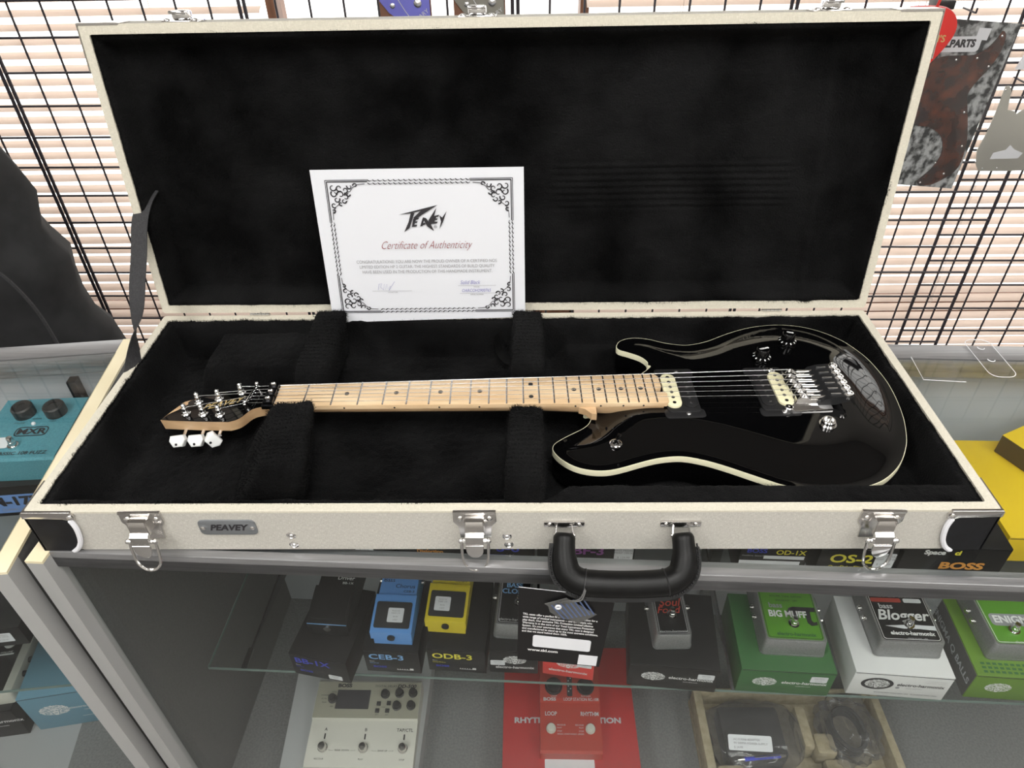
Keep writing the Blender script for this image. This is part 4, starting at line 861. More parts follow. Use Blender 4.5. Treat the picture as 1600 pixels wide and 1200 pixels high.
# pull tab of the compartment
mb = MB(); P0 = catmull([(-.022, .372, -.02), (-.016, .350, -.036), (-.004, .337, -.043), (.008, .335, -.044)], 4, False); 
for a_, b_ in zip(P0, P0[1:]): mb.add([a_ + Vector((.004, .008, 0)), a_ - Vector((.004, .006, 0)), b_ - Vector((.004, .006, 0)), b_ + Vector((.004, .008, 0)), a_ + Vector((.004, .008, .001)), a_ - Vector((.004, .006, -.001)), b_ - Vector((.004, .006, -.001)), b_ + Vector((.004, .008, .001))], [(0, 1, 2, 3), (7, 6, 5, 4), (0, 3, 7, 4), (1, 5, 6, 2)])
mb.build('pull_tab', M['leather'], case, True)
# corner protectors on the tray
for s_ in (-1, 1):
    mb = MB(); xs = [s_ * .496, s_ * .545]
    out = catmull([(.545, -.0025), (.505, -.0025), (.4985, -.02), (.4955, -.045), (.500, -.066)], 4, False) if 0 else [(.545, -.008), (.494, -.008), (.4925, -.025), (.496, -.045), (.503, -.058), (.511, -.0662), (.545, -.0662)]
    mb.prism([(s_ * a, b_) for a, b_ in out], 0, .0022, XZ(.0005)); mb.b2(min(s_ * .5435, s_ * .5462), max(s_ * .5435, s_ * .5462), -.0017, .05, -.0662, -.008); mb.b2(min(s_ * .50, s_ * .5455), max(s_ * .50, s_ * .5455), .0, .05, -.0672, -.0655)
    mb.build('corner_guard', M['tolex'], case, True, recalc=True)
    mb = MB(); mb.tube(catmull([(s_ * .4935, -.0022, -.012), (s_ * .4915, -.0026, -.025), (s_ * .4945, -.0026, -.044), (s_ * .5005, -.0026, -.057), (s_ * .5075, -.002, -.0645), (s_ * .512, .0, -.0675)], 4, False), .0030, 8); mb.build('white_piping', M['whiteplastic'], case, True)
    mb = MB(); mb.prism([(s_ * a, b_) for a, b_ in ((.5455, .0008), (.490, .0008), (.4865, -.005), (.4885, -.0125), (.4945, -.0135), (.502, -.0105), (.5455, -.0095))], 0, .0032, XZ(.0005), .0008); mb.b2(min(s_ * .5445, s_ * .5475), max(s_ * .5445, s_ * .5470), -.0025, .050, -.0095, -.0012)
    ca = mb.build('metal_corner', M['nickel'], case, True, recalc=True)
    mb = MB(); screw(mb, (s_ * .4915, -.0065, .0033), .0034, XZ(.0)); mb.build('rivet', M['chrome'], ca, True)
    # lid corner pieces
    mb = MB(); mb.prism([(s_ * .5455, CD + .0022), (s_ * .494, CD + .0022), (s_ * .490, CD + .0015), (s_ * .492, CD - .0006), (s_ * .5445, CD - .0006), (s_ * .5445, CD - .055), (s_ * .5458, CD - .055)], -.03, .0008, LM)
    mb.build('lid_corner_plate', M['nickel'], lid, True, recalc=True)
# name plate
mb = MB(); mb.prism([(p[0], p[1]) for p in roundrect(.066, .0245, .006, 3, -.3175, -.026)], 0, .0015, XZ(0), .0004); npl = mb.build('name_plate', M['nameplate'], case, True)
mb = MB(); mb.text('PEAVEY', .0135, XZ(0) @ T(-.3175, -.0258, .0018), bold=.0005, sx=.92, shear=.35); mb.build('lettering', M['inkblack'], npl, True)
for x in (-.346, -.289): mb = MB(); screw(mb, (x, -.026, .0015), .0028, XZ(0)); mb.build('screw', M['chrome'], npl, True)
for x, z in ((-.248, -.041), (-.248, -.0575), (.001, -.043), (.003, -.0575)):
    mb = MB(); mb.lathe([(.0055, 0), (.0055, .0006), (.0042, .0014), (.0036, .0008), (.0028, .0008), (.0022, .002), (.0001, .0024)], 16, XZ(0) @ T(x, z, 0)); mb.build('rivet', M['chrome'], case, True)
# draw latches
YZm = lambda x: Matrix(((0, 0, 1, x), (1, 0, 0, 0), (0, 1, 0, 0), (0, 0, 0, 1)))
for x in (-.4115, -.0345, .4165):
    mb = MB(); mb.prism([(x - .024, -.001), (x + .024, -.001), (x + .0245, -.016), (x + .019, -.024), (x + .0175, -.043), (x - .0175, -.043), (x - .019, -.024), (x - .0245, -.016)], 0, .0022, XZ(0), .0006)
    mb.b2(x - .024, x + .024, -.0035, .0005, -.0022, .0012, .0006)
    lt = mb.build('latch', M['nickel'], case, True, recalc=True)
    for dx in (-.0165, .0165): mb = MB(); screw(mb, (x + dx, -.0105, .0022), .0034, XZ(0)); mb.build('screw', M['chrome'], lt, True)
    mb = MB(); mb.prism([(-.002, -.004), (-.012, -.005), (-.0145, -.009), (-.015, -.022), (-.013, -.022), (-.0125, -.010), (-.011, -.0065), (-.002, -.0055)], -.0098, .0098, YZm(x)); mb.b2(x - .0108, x - .0094, -.014, -.002, -.024, -.004); mb.b2(x + .0094, x + .0108, -.014, -.002, -.024, -.004)
    mb.build('hasp', M['nickel'], lt, True, recalc=True)
    mb = MB(); mb.prism([(-.0155, -.019), (-.020, -.022), (-.0222, -.031), (-.0195, -.033), (-.014, -.0235)], -.0102, .0102, YZm(x)); mb.cyl((x - .0155, -.0175, -.030), (x + .0155, -.0175, -.030), .0026, 10)
    mb.sph((x - .0155, -.0175, -.030), .0034, 10); mb.sph((x + .0155, -.0175, -.030), .0034, 10)
    mb.build('lever', M['chrome'], lt, True, recalc=True)
    mb = MB(); o = [(x + .0100 * math.cos(PI + PI * i / 12) * (1 if 1 else 0), -.038 - .0115 + .0115 * math.sin(PI + PI * i / 12) + .006) for i in range(13)]
    o = [(x - .0100, -.033)] + [(x + .0098 * math.cos(PI + PI * i / 12), -.041 + .0125 * math.sin(PI + PI * i / 12)) for i in range(13)] + [(x + .0100, -.033)]
    mb.prism(o, 0, .0022, XZ(-.0205), .0008); mb.build('thumb_tab', M['chrome'], lt, True, recalc=True)
    mb = MB(); mb.tube(catmull([(x - .0150, -.0165, -.031), (x - .0148, -.020, -.050), (x - .0125, -.0225, -.064), (x - .006, -.024, -.0715), (x, -.0242, -.0725), (x + .006, -.024, -.0715), (x + .0125, -.0225, -.064), (x + .0148, -.020, -.050), (x + .0150, -.0165, -.031)], 4, False), .0017, 8); mb.sph((x, -.0242, -.0725), .0026, 8, (1.4, 1, 1)); mb.build('bail', M['chrome'], lt, True)
# catches on the lid edge
for x in (-.4125, -.035, .4085):
    mb = MB(); mb.b2(x - .024, x + .024, CD + .0005, CD + .003, -.030, -.001, .001, LM); mb.b2(x - .0115, x + .0115, CD + .003, CD + .0145, -.020, -.006, .003, LM); mb.b2(x - .0115, x + .0115, CD + .010, CD + .0145, -.010, .002, .0018, LM)
    for dx in (-.018, .018): mb.sph((x + dx, CD + .0035, -.006), .004, 10, (1, .5, 1), LM)
    mb.build('lid_catch', M['chrome'], lid, True, recalc=True)
# hinges
for x in (-.392, .02, .402):
    mb = MB()
    for k in range(5): mb.cyl((x - .0145 + k * .006, CD - .001, .003), (x - .0088 + k * .006, CD - .001, .003), .0024, 10)
    mb.b2(x - .016, x + .016, CD, CD + .0015, -.02, .003); mb.build('hinge', M['chrome'], case, True)
# handle
hd = None
for x in (.0660, .1965):
    mb = MB(); mb.prism(roundrect(.046, .0085, .002, 3, x, -.0205), 0, .0024, XZ(0), .0007); mb.b2(x - .010, x + .010, -.0036, -.0016, -.0245, -.016, .0006)
    hp = mb.build('handle_plate', M['nickel'], case, True)
    for dx in (-.0165, .0165): mb = MB(); screw(mb, (x + dx, -.0205, .0024), .0028, XZ(0)); mb.build('screw', M['chrome'], hp, True)
hx = .13125
path = catmull([(.0660, -.0125, -.0225), (.0652, -.022, -.030), (.0650, -.034, -.041), (.069, -.045, -.0515), (.082, -.0515, -.0575), (.102, -.0535, -.0590), (hx, -.054, -.0595), (2 * hx - .102, -.0535, -.0590), (2 * hx - .082, -.0515, -.0575), (2 * hx - .069, -.045, -.0515), (2 * hx - .0650, -.034, -.041), (2 * hx - .0652, -.022, -.030), (.1965, -.0125, -.0225)], 4, False)
N = len(path); rr = []
for i in range(N): u = abs(i / (N - 1) - .5) * 2; rr.append(.0148 - .0025 * sm((u - .55) / .3) - .0035 * sm((u - .93) / .07))
mb = MB(); mb.tube(path, rr, 20); hd = mb.build('handle', M['leather'], case, True, smooth=70)
fl = [Vector(p) for p in path]
mb = MB(); out = []
cen = Vector((hx, -.03, -.045))
for i, p in enumerate(fl):
    t_ = (fl[min(i + 1, N - 1)] - fl[max(i - 1, 0)]).normalized(); o_ = Vector((0, -.45, -.9)).cross(t_); 
    dirn = (t_.cross(Vector((0, -.72, .69)))).normalized()
    if dirn.dot(p - cen) < 0: dirn = -dirn
    out.append((p + dirn * (rr[i] * .75), p + dirn * (rr[i] + .0042)))
a0, a1 = 4, N - 5
th_ = Vector((0, -.0015, .0013))
vs = [];
for i in range(a0, a1): vs += [out[i][0] - th_, out[i][1] - th_, out[i][1] + th_, out[i][0] + th_]
fs = [(4 * k + a, 4 * k + (a + 1) % 4, 4 * k + 4 + (a + 1) % 4, 4 * k + 4 + a) for k in range(a1 - a0 - 1) for a in range(4)] + [(0, 1, 2, 3), (len(vs) - 1, len(vs) - 2, len(vs) - 3, len(vs) - 4)]
mb.add(vs, fs); mb.build('seam_flange', M['leather'], hd, True, recalc=True)
for seg in (range(5, 18), range(N - 18, N - 5)):
  mb = MB()
  for i in seg:
    for f in (.3, .7): p = out[i][0].lerp(out[min(i + 1, N - 1)][0], f) * .35 + out[i][1].lerp(out[min(i + 1, N - 1)][1], f) * .65 + Vector((0, -.0016, .0020)); mb.sph(p, .0011, 6, (1, 1, 1.3))
  mb.build('stitching', M['black'], hd, True)
for x in (.0660, .1965):
    s_ = 1 if x < .1 else -1
    for dx in (-.0095, .0095):
        mb = MB(); mb.cyl((x + dx * .9, -.003, -.021), (x + dx * 1.05, -.0120, -.0275), .0011, 6); mb.sph((x + dx * 1.1, -.0120, -.0275), .0026, 8); mb.build('ring_post', M['chrome'], hd, True)
    ix = 17 if x < .1 else N - 18
    mb = MB(); c_ = fl[ix]; t_ = (fl[ix + 1] - fl[ix - 1]).normalized(); ring = [(c_ + Matrix.Rotation(2 * PI * k / 20, 4, t_) @ (t_.orthogonal().normalized() * (rr[ix] + .0002))) for k in range(20)]; mb.tube(ring, .0009, 5, True); mb.build('wrap_seam', M['black'], hd, True)
# webbing stay
mb = MB(); ctr = catmull([(-.524, .456, .186), (-.5300, .434, .174), (-.5345, .412, .152), (-.5355, .385, .118), (-.5365, .355, .085), (-.5365, .325, .050), (-.5365, .300, .028), (-.5355, .262, -.010), (-.533, .245, -.030)], 5, False)
n = len(ctr); vs = []
for i, p in enumerate(ctr):
    u = i / (n - 1); ang = PI * .95 * sm((u - .50) / .55) + .10; t_ = (ctr[min(i + 1, n - 1)] - ctr[max(i - 1, 0)]).normalized()
    wdir = Matrix.Rotation(ang, 4, t_) @ (Vector((1, 0, 0)) - t_ * t_.x).normalized(); nr = wdir.cross(t_)
    vs += [p + wdir * .0125 + nr * .0006, p - wdir * .0125 + nr * .0006, p - wdir * .0125 - nr * .0006, p + wdir * .0125 - nr * .0006]
fs = [(4 * k + a, 4 * k + (a + 1) % 4, 4 * k + 4 + (a + 1) % 4, 4 * k + 4 + a) for k in range(n - 1) for a in range(4)]
mb.add(vs, fs); mb.build('stay_strap', M['webbing'], case, True, recalc=True, smooth=60)

# ---------------------------------------------------------------- certificate
t = thing('certificate', 'white authenticity certificate with ornate black border leaning in the open lid', 'certificate', (-.13, .39, .0))
ey = Vector((0, .2300, -.0)); up_ = Vector((0, .0415, .2155)).normalized()
CM = frame((-.2735, .3880, .0005), (1, 0, .003), (0, up_.y, up_.z))
CW, CH = .2965, .2265
sk = lambda u, v: (u + (-.0035) * (v / CH) * (1 - u / CW), v)
mb = MB(); nn = 10; vs = []; 
for z in (0, -.0004):
    for i in range(nn + 1):
        for j in range(2): u, v = i / nn * CW, (j * CH) + (-.004 + .006 * i / nn if j == 0 else 0); vs.append((sk(u, v)[0], v, z - .0012 * math.sin(PI * i / nn) + .0))
f1 = [(2 * i, 2 * i + 2, 2 * i + 3, 2 * i + 1) for i in range(nn)]; k = 2 * (nn + 1); fs = f1 + [tuple(k + q for q in f[::-1]) for f in f1] + [(0, 1, k + 1, k), (k - 2, 2 * k - 2, 2 * k - 1, k - 1)] + [(2 * i, k + 2 * i, k + 2 * i + 2, 2 * i + 2) for i in range(nn)] + [(2 * i + 1, 2 * i + 3, k + 2 * i + 3, k + 2 * i + 1) for i in range(nn)]
mb.add(vs, fs, CM); mb.build('sheet', M['paper'], t, True)
CZ = CM @ T(0, 0, .0006)
mb = MB(); bx0, bx1, by0, by1 = .016, CW - .016, .0125, CH - .0145
def bar(x0, y0, x1, y1, w_): 
    d = Vector((x1 - x0, y1 - y0, 0)).normalized(); q = Vector((-d.y, d.x, 0)) * w_ / 2
    mb.add([(x0 - q.x, y0 - q.y, 0), (x1 - q.x, y1 - q.y, 0), (x1 + q.x, y1 + q.y, 0), (x0 + q.x, y0 + q.y, 0)], [(0, 1, 2, 3)], CZ)
def curl(cx, cy, r, a0, a1, w_, k=10):
    vs = []
    for i in range(k + 1): u = i / k; a = a0 + (a1 - a0) * u; rr_ = r * (1 - .6 * u); ww = w_ * (1 - .5 * u); vs += [(cx + (rr_ - ww) * math.cos(a), cy + (rr_ - ww) * math.sin(a), 0), (cx + (rr_ + ww) * math.cos(a), cy + (rr_ + ww) * math.sin(a), 0)]
    mb.add(vs, [(2 * i, 2 * i + 1, 2 * i + 3, 2 * i + 2) for i in range(k)], CZ)
for sx, sy, X, Y in ((1, 1, bx0, by0), (-1, 1, bx1, by0), (1, -1, bx0, by1), (-1, -1, bx1, by1)):
    Lx, Ly = .060, .060
    for off, w_ in ((0, .0009), (.0022, .0014)): bar(X + sx * off, Y + sy * off, X + sx * Lx, Y + sy * off, w_); bar(X + sx * off, Y + sy * off, X + sx * off, Y + sy * Ly, w_)
    def c(px, py, r, a0, a1, w_=.0011):
        a0, a1 = (a0, a1) if sx > 0 else (PI - a0, PI - a1); a0, a1 = (a0, a1) if sy > 0 else (-a0, -a1); curl(X + sx * px, Y + sy * py, r, a0, a1, w_)
    for px, py, r, a0, a1 in ((.010, .010, .0055, 0, 5), (.019, .011, .0050, 1, 6.4), (.011, .019, .0050, 4, -1.5), (.020, .020, .0055, 3, 8.5), (.027, .014, .0045, 2, -3.5), (.014, .027, .0045, -.4, 5), (.027, .024, .0042, 4, 9), (.024, .029, .0038, 0, 5), (.034, .009, .0040, 3.5, -1), (.009, .035, .0040, 1, 6), (.042, .0075, .0032, 3, 8), (.0075, .043, .0032, 2, -3), (.031, .020, .003, 0, 5), (.019, .033, .003, 1, 6)): c(px, py, r, a0, a1)
    P_ = [(.056, .0055), (.046, .0062), (.038, .0105), (.034, .016), (.031, .0165)]; 
    for (a, b_), (c_, d_) in zip(P_, P_[1:]): bar(X + sx * a, Y + sy * b_, X + sx * c_, Y + sy * d_, .0009); bar(X + sx * b_, Y + sy * a, X + sx * d_, Y + sy * c_, .0009)
for i in range(20):
    x = bx0 + .063 + i * (bx1 - bx0 - .126) / 19
    for Y, sy in ((by0, 1), (by1, -1)):
        for q in (.0008, .0052): bar(x - .0030, Y + sy * (q - .0008), x + .0005, Y + sy * (q + .0012), .0014); bar(x + .0005, Y + sy * (q + .0012), x + .0033, Y + sy * q, .0008)
for i in range(12):
    y = by0 + .063 + i * (by1 - by0 - .126) / 11
    for X, sx in ((bx0, 1), (bx1, -1)):
        for q in (.0008, .0052): bar(X + sx * (q - .0008), y - .003, X + sx * (q + .0012), y + .0005, .0014); bar(X + sx * (q + .0012), y + .0005, X + sx * q, y + .0033, .0008)
# angular PEAVEY wordmark
ox, oy, sc = .1165, .1370, .000207
def lg(pts): mb.add([((ox + (x - 625) * sc), (oy + (400 - y) * sc), 0) for x, y in pts], [list(range(len(pts)))], CZ)
for p_ in ([(623, 278), (898, 214), (800, 272), (730, 316), (724, 300), (780, 252), (742, 262), (708, 270)], [(708, 268), (735, 266), (692, 372), (652, 400), (688, 330)],
           [(722, 308), (764, 300), (757, 312), (741, 315), (736, 326), (752, 325), (747, 336), (732, 338), (727, 350), (748, 350), (741, 362), (708, 366)],
           [(766, 362), (790, 300), (806, 306), (792, 330), (784, 360)], [(776, 344), (800, 336), (808, 346), (786, 354)], [(790, 298), (812, 304), (842, 348), (862, 396), (816, 362), (802, 334)], [(826, 322), (888, 234), (870, 290), (850, 345), (842, 352)],
           [(866, 290), (905, 282), (899, 295), (884, 297), (879, 308), (893, 307), (888, 318), (874, 319), (870, 330), (892, 330), (886, 342), (850, 346)],
           [(905, 285), (925, 302), (958, 258), (932, 325), (900, 384), (915, 330)]): lg(p_)
mb.text('®', .006, CZ @ T(.168, .1440, 0)); pr = mb.build('black_printing', M['inkblack'], t, True)
mb = MB(); mb.text('Certificate of Authenticity', .0170, CZ @ T(CW / 2 + .003, .1170, 0), shear=.5, sx=.74, bold=-.00022); mb.build('red_printing', M['inkred'], t, True)
mb = MB()
for i, s_ in enumerate(('CONGRATULATIONS! YOU ARE NOW THE PROUD OWNER OF A CERTIFIED NOS', 'LIMITED EDITION HP 2 GUITAR. THE HIGHEST STANDARDS OF BUILD QUALITY', 'HAVE BEEN USED IN THE PRODUCTION OF THIS HANDMADE INSTRUMENT.')): mb.text(s_, .0068, CZ @ T(CW / 2 + .003, .0925 - i * .0078, 0), sx=.83)
mb.poly([(.066, .0468, 0), (.126, .0468, 0), (.126, .0472, 0), (.066, .0472, 0)], CZ); mb.poly([(.196, .0538, 0), (.253, .0538, 0), (.253, .0542, 0), (.196, .0542, 0)], CZ); mb.poly([(.198, .0418, 0), (.253, .0418, 0), (.253, .0422, 0), (.198, .0422, 0)], CZ)
mb.text('SIGNATURE', .0028, CZ @ T(.097, .0448, 0)); mb.text('MODEL', .0028, CZ @ T(.224, .0518, 0)); mb.text('SERIAL NUMBER', .0028, CZ @ T(.224, .0398, 0)); mb.build('grey_printing', M['certgrey'], t, True)
mb = MB(); mb.text('Solid Black', .0085, CZ @ T(.214, .0590, 0), shear=.3, sx=.8); mb.text('OARCOH2900765', .0070, CZ @ T(.223, .0462, 0), shear=.2, sx=.80)
mb.tube([Vector((x, y, .0001)) for x, y in ((.075, .049), (.077, .058), (.081, .059), (.079, .053), (.083, .049), (.085, .058), (.086, .049), (.089, .058), (.090, .050), (.094, .055), (.091, .048), (.101, .062))], .00022, 4, m=CZ); mb.build('handwriting', M['inkblue'], t, True)

# ---------------------------------------------------------------- hang tag on the handle
t = thing('hang_tag', 'black folded cardboard hang tag with white label hanging from the handle', 'hang tag', (.06, -.062, -.2))
def tpl(x, z): return (x, -.062 - .006 * (z + .055) / -.15, z)
e1 = Vector(tpl(.1100, -.2110)) - Vector(tpl(.0110, -.1865)); 
_a = Vector((.1, .003, -.0225)).normalized(); _b = Vector((.006, .006, .1335)).normalized(); _c = _a.cross(_b).normalized()
TMx = Matrix(((_a.x, _b.x, _c.x, .0115), (_a.y, _b.y, _c.y, -.0672), (_a.z, _b.z, _c.z, -.1870), (0, 0, 0, 1))); 
mb = MB(); mb.prism([(0, 0), (.1015, 0), (.107, .124), (.050, .134), (-.003, .134)], 0, .0006, TMx); mb.build('card', M['blackbox'], t, True)
mb = MB(); mb.prism(roundrect(.0700, .0220, .003, 3, .0520, .0400), .0008, .0011, TMx); mb.build('white_label', M['sticker'], t, True)
mb = MB(); mb.prism([(.074, .002), (.0975, .002), (.0978, .0215), (.0745, .0215)], .0008, .0011, TMx); mb.build('square_sticker', M['sticker'], t, True)
mb = MB(); mb.prism([(-.003, .1335), (.050, .1335), (.050, .1342), (-.003, .1342)], .0007, .001, TMx); mb.build('folded_edge', M['sticker'], t, True)
mb = MB()
for i, s_ in enumerate(('TKL cases offer a perfect fit and outstanding protection for a', 'wide range of musical instruments -- and the people who', 'play them. Our exclusive TKL Protection Limited Lifetime', "Warranty is at the core of our Total Instrument Protection", "System. It's your assurance that every TKL case is designed", 'and manufactured to stand up to the most extreme conditions,', 'and that we stand behind them 100%.')): mb.text(s_, .0049, TMx @ T(.0035, .0885 - i * .0052, .001), align='LEFT', bold=.00012, sx=.72)
mb.text('www.tkl.com', .0068, TMx @ T(.030, .0225, .001), bold=.0002, sx=1.0); mb.build('lettering', M['whiteprint'], t, True)
mb = MB(); mb.prism([(.027, .113), (.051, .127), (.088, .104), (.068, .084)], .0030, .0036, TMx); mb.prism([(.031, .110), (.034, .098), (.046, .089), (.062, .086), (.072, .092)], .0016, .0022, TMx); fp = mb.build('folded_insert', M['panelgrey'], t, True)
mb = MB()
for i in range(8): 
    a = .034 + i * .0048; mb.add([(a, .1125 + (a - .034) * .55, .004), (a + .0016, .1135 + (a - .034) * .55, .004), (a + .018, .0905 + (a - .034) * .42, .004), (a + .0164, .0895 + (a - .034) * .42, .004)], [(0, 1, 2, 3)], TMx)
mb.build('printing', M['dimblue'], fp, True)
mb = MB(); mb.tube(catmull([tpl(.058, -.078), (.060, -.067, -.075), (.068, -.071, -.066), (.080, -.073, -.060), (.086, -.066, -.052), (.0865, -.052, -.052)], 4, False), .0008, 5); mb.tube(catmull([tpl(.058, -.080), (.064, -.069, -.073), (.074, -.073, -.064), (.083, -.0735, -.060), (.088, -.064, -.052)], 4, False), .0008, 5); mb.build('string', M['panelgrey'], t, True)
mb = MB(); mb.tube([(.058 + .0028 * math.cos(a * PI / 5), -.0690, -.080 + .0028 * math.sin(a * PI / 5)) for a in range(10)], .0012, 6, True); mb.build('eyelet', M['sticker'], t, True)

# ---------------------------------------------------------------- the electric guitar
gt = thing('electric_guitar', 'black electric guitar with cream binding and maple neck lying in the case', 'electric guitar', (.28, .21, -.058))
BODY = [(0.1928, 0.2689), (0.1965, 0.2813), (0.1966, 0.2899), (0.1885, 0.3016), (0.1724, 0.3119), (0.1609, 0.318), (0.157, 0.3247), (0.1586, 0.3333), (0.1644, 0.3419), (0.1765, 0.348), (0.191, 0.3491), (0.2083, 0.3451), (0.2284, 0.3361), (0.2487, 0.3309), (0.2663, 0.3307), (0.2927, 0.3396), (0.3252, 0.3581), (0.3573, 0.3725), (0.3882, 0.38), (0.4175, 0.3809), (0.4447, 0.3746), (0.469, 0.3607), (0.4901, 0.339), (0.5027, 0.3157), (0.5111, 0.2921), (0.516, 0.261), (0.5175, 0.2315), (0.5143, 0.1958), (0.5082, 0.1622), (0.4984, 0.1305), (0.4885, 0.1088), (0.4725, 0.0839), (0.454, 0.0648), (0.435, 0.0517), (0.4124, 0.043), (0.3919, 0.0393), (0.3698, 0.0387), (0.3484, 0.0403), (0.3228, 0.0468), (0.308, 0.0538), (0.2858, 0.0656), (0.2631, 0.0777), (0.2422, 0.0872), (0.2203, 0.0939), (0.203, 0.0949), (0.1822, 0.0916), (0.1609, 0.0847), (0.1398, 0.0767), (0.1222, 0.0719), (0.105, 0.0716), (0.088, 0.0757), (0.074, 0.0839), (0.0629, 0.0952), (0.0573, 0.105), (0.0564, 0.1114), (0.0593, 0.1192), (0.0702, 0.1288), (0.0827, 0.1377), (0.0955, 0.1467), (0.1038, 0.1559), (0.1083, 0.1676), (0.1084, 0.1772), (0.1049, 0.1855)]
BP = [(p.x, p.y) for p in catmull([(a, b, 0) for a, b in BODY], 4)]
EZ = -.010
def seg_dist(px, py):
    best = 9
    for (ax, ay), (bx, by) in zip(BP, BP[1:] + BP[:1]):
        dx, dy = bx - ax, by - ay; L2 = dx * dx + dy * dy; u = ((px - ax) * dx + (py - ay) * dy) / L2 if L2 else 0
        u = max(0, min(1, u)); d = (px - ax - u * dx) ** 2 + (py - ay - u * dy) ** 2
        if d < best: best = d
    return math.sqrt(best)
def carve(d): return EZ - .0012 * sm(d / .012) * (1 - sm((d - .012) / .02)) + .0112 * sm((d - .006) / .062)
vin = [Vector(p) for p in BP]; nb = len(BP)
def inside(x, y):
    c = False; j = nb - 1
    for i in range(nb):
        xi, yi = BP[i]; xj, yj = BP[j]
        if (yi > y) != (yj > y) and x < (xj - xi) * (y - yi) / (yj - yi) + xi: c = not c
        j = i
    return c
gs = .0052; yy = .03; row = 0
while yy < .39:
    xx = .05 + (gs / 2 if row % 2 else 0)
    while xx < .525:
        if inside(xx, yy) and seg_dist(xx, yy) > .0026: vin.append(Vector((xx, yy)))
        xx += gs
    yy += gs * .866; row += 1
cv, ce, cf, *_ = geometry.delaunay_2d_cdt(vin, [(i, (i + 1) % nb) for i in range(nb)], [], 1, 1e-5)
mb = MB(); mb.add([(v.x, v.y, EZ if i < nb else carve(seg_dist(v.x, v.y))) for i, v in enumerate(cv)], cf)
for f in mb.bm.faces:
    if f.normal.z < 0: f.normal_flip()
bmesh.ops.recalc_face_normals(mb.bm, faces=mb.bm.faces[:])
if sum(f.normal.z for f in mb.bm.faces) < 0: bmesh.ops.reverse_faces(mb.bm, faces=mb.bm.faces[:])
mb.build('body_top', M['gloss'], gt, True, smooth=80)
def ringwall(mb, rings):
    n = len(rings[0]); vs = [p for r in rings for p in r]
    mb.add(vs, [(r * n + k, r * n + (k + 1) % n, (r + 1) * n + (k + 1) % n, (r + 1) * n + k) for r in range(len(rings) - 1) for k in range(n)])
def off(d, z):
    o = []
    for i in range(nb):
        a, b_ = BP[i - 1], BP[(i + 1) % nb]; t_ = Vector((b_[0] - a[0], b_[1] - a[1])).normalized(); o.append((BP[i][0] - t_.y * d, BP[i][1] + t_.x * d, z))
    return o
sg = -1 if inside(*off(.003, 0)[100][:2]) else 1
mb = MB(); ringwall(mb, [off(-.0006 * sg, EZ + .0001), off(0, EZ + .0001), off(.0005 * sg, EZ - .0012), off(.0005 * sg, EZ - .0085), off(0, EZ - .0088)]); mb.build('body_binding', M['binding'], gt, True, recalc=True)
mb = MB(); ringwall(mb, [off(0, EZ - .0082), off(0, EZ - .038), off(-.003 * sg, EZ - .044), off(-.006 * sg, EZ - .0455)]); b0 = off(-.006 * sg, EZ - .0455); mb.poly(b0); mb.build('body_side', M['gloss'], gt, True, recalc=True)
AL = .0208; G0 = T(-.3065, .194, 0, rz=AL)          # neck frame: x from nut to bridge, y across
SC = .694
hwid = lambda s_: .0225 + (.0305 - .0225) * s_ / .505
# neck
mb = MB(); prof = []; vs = []; st = [-.012, .0, .05, .15, .25, .35, .42, .45, .508]; n = 13
for s_ in st:
    w_ = hwid(max(0, s_)); dep = .015 + .004 * (max(0, s_) / .45) + (.008 * sm((s_ - .40) / .06))
    for k in range(n): a = PI * k / (n - 1); vs.append((s_, -w_ * math.cos(a) * (1), .005 - dep * (math.sin(a) ** (.8 if s_ < .41 else .5))))
mb.add(vs, [(r * n + k, r * n + k + 1, (r + 1) * n + k + 1, (r + 1) * n + k) for r in range(len(st) - 1) for k in range(n - 1)] + [tuple(range(n)), tuple((len(st) - 1) * n + k for k in range(n))[::-1]], G0)
# heel flare on the near side
mb.prism([(.398, -.0288), (.406, -.0325), (.4135, -.0420), (.420, -.0425), (.420, -.02), (.398, -.02)], -.007, .0032, G0)
neck = mb.build('neck', M['maple2'], gt, True, recalc=True)
mb = MB(); e = .507
mb.prism([(0, -hwid(0)), (e + .004, -hwid(e)), (e + .0075, -hwid(e) + .003), (e + .0075, -.011), (e + .005, -.0085), (e - .006, -.0085), (e - .006, -.001), (e + .001, .0005), (e + .0025, .004), (e + .0015, hwid(e) - .006), (e - .002, hwid(e) - .001), (e - .006, hwid(e)), (0, hwid(0))], .0035, .0100, G0, .0006)
fb = mb.build('fretboard', M['maple'], gt, True)
for k in range(1, 23):
    s_ = SC * (1 - 2 ** (-k / 12)); w_ = hwid(s_) - .0008
    mb = MB(); mb.cyl((s_, -w_, .0103), (s_, w_, .0103), .0012, 8)
    for v in mb.bm.verts: v.co.z = .0100 + (v.co.z - .0100) * .75; v.co = G0 @ v.co
    mb.build('fret', M['steel'], fb, True)
fpos = lambda k: SC * (1 - 2 ** (-k / 12))
for k in (3, 5, 7, 9, 12, 15, 17, 19, 21):
    s_ = (fpos(k) + fpos(k - 1)) / 2
    for ty in ((-.013, .013) if k == 12 else (0,)):
        mb = MB(); mb.lathe([(.0032, 0), (.0032, .0002), (.0001, .0002)], 16, G0 @ T(s_, ty, .0100)); mb.build('inlay_dot', M['rubber'], fb, True)
    mb = MB(); mb.cyl(G0 @ Vector((s_, -hwid(s_) - .0003, .0055)), G0 @ Vector((s_, -hwid(s_) + .001, .0055)), .0013, 10); mb.build('side_dot', M['black'], fb, True)
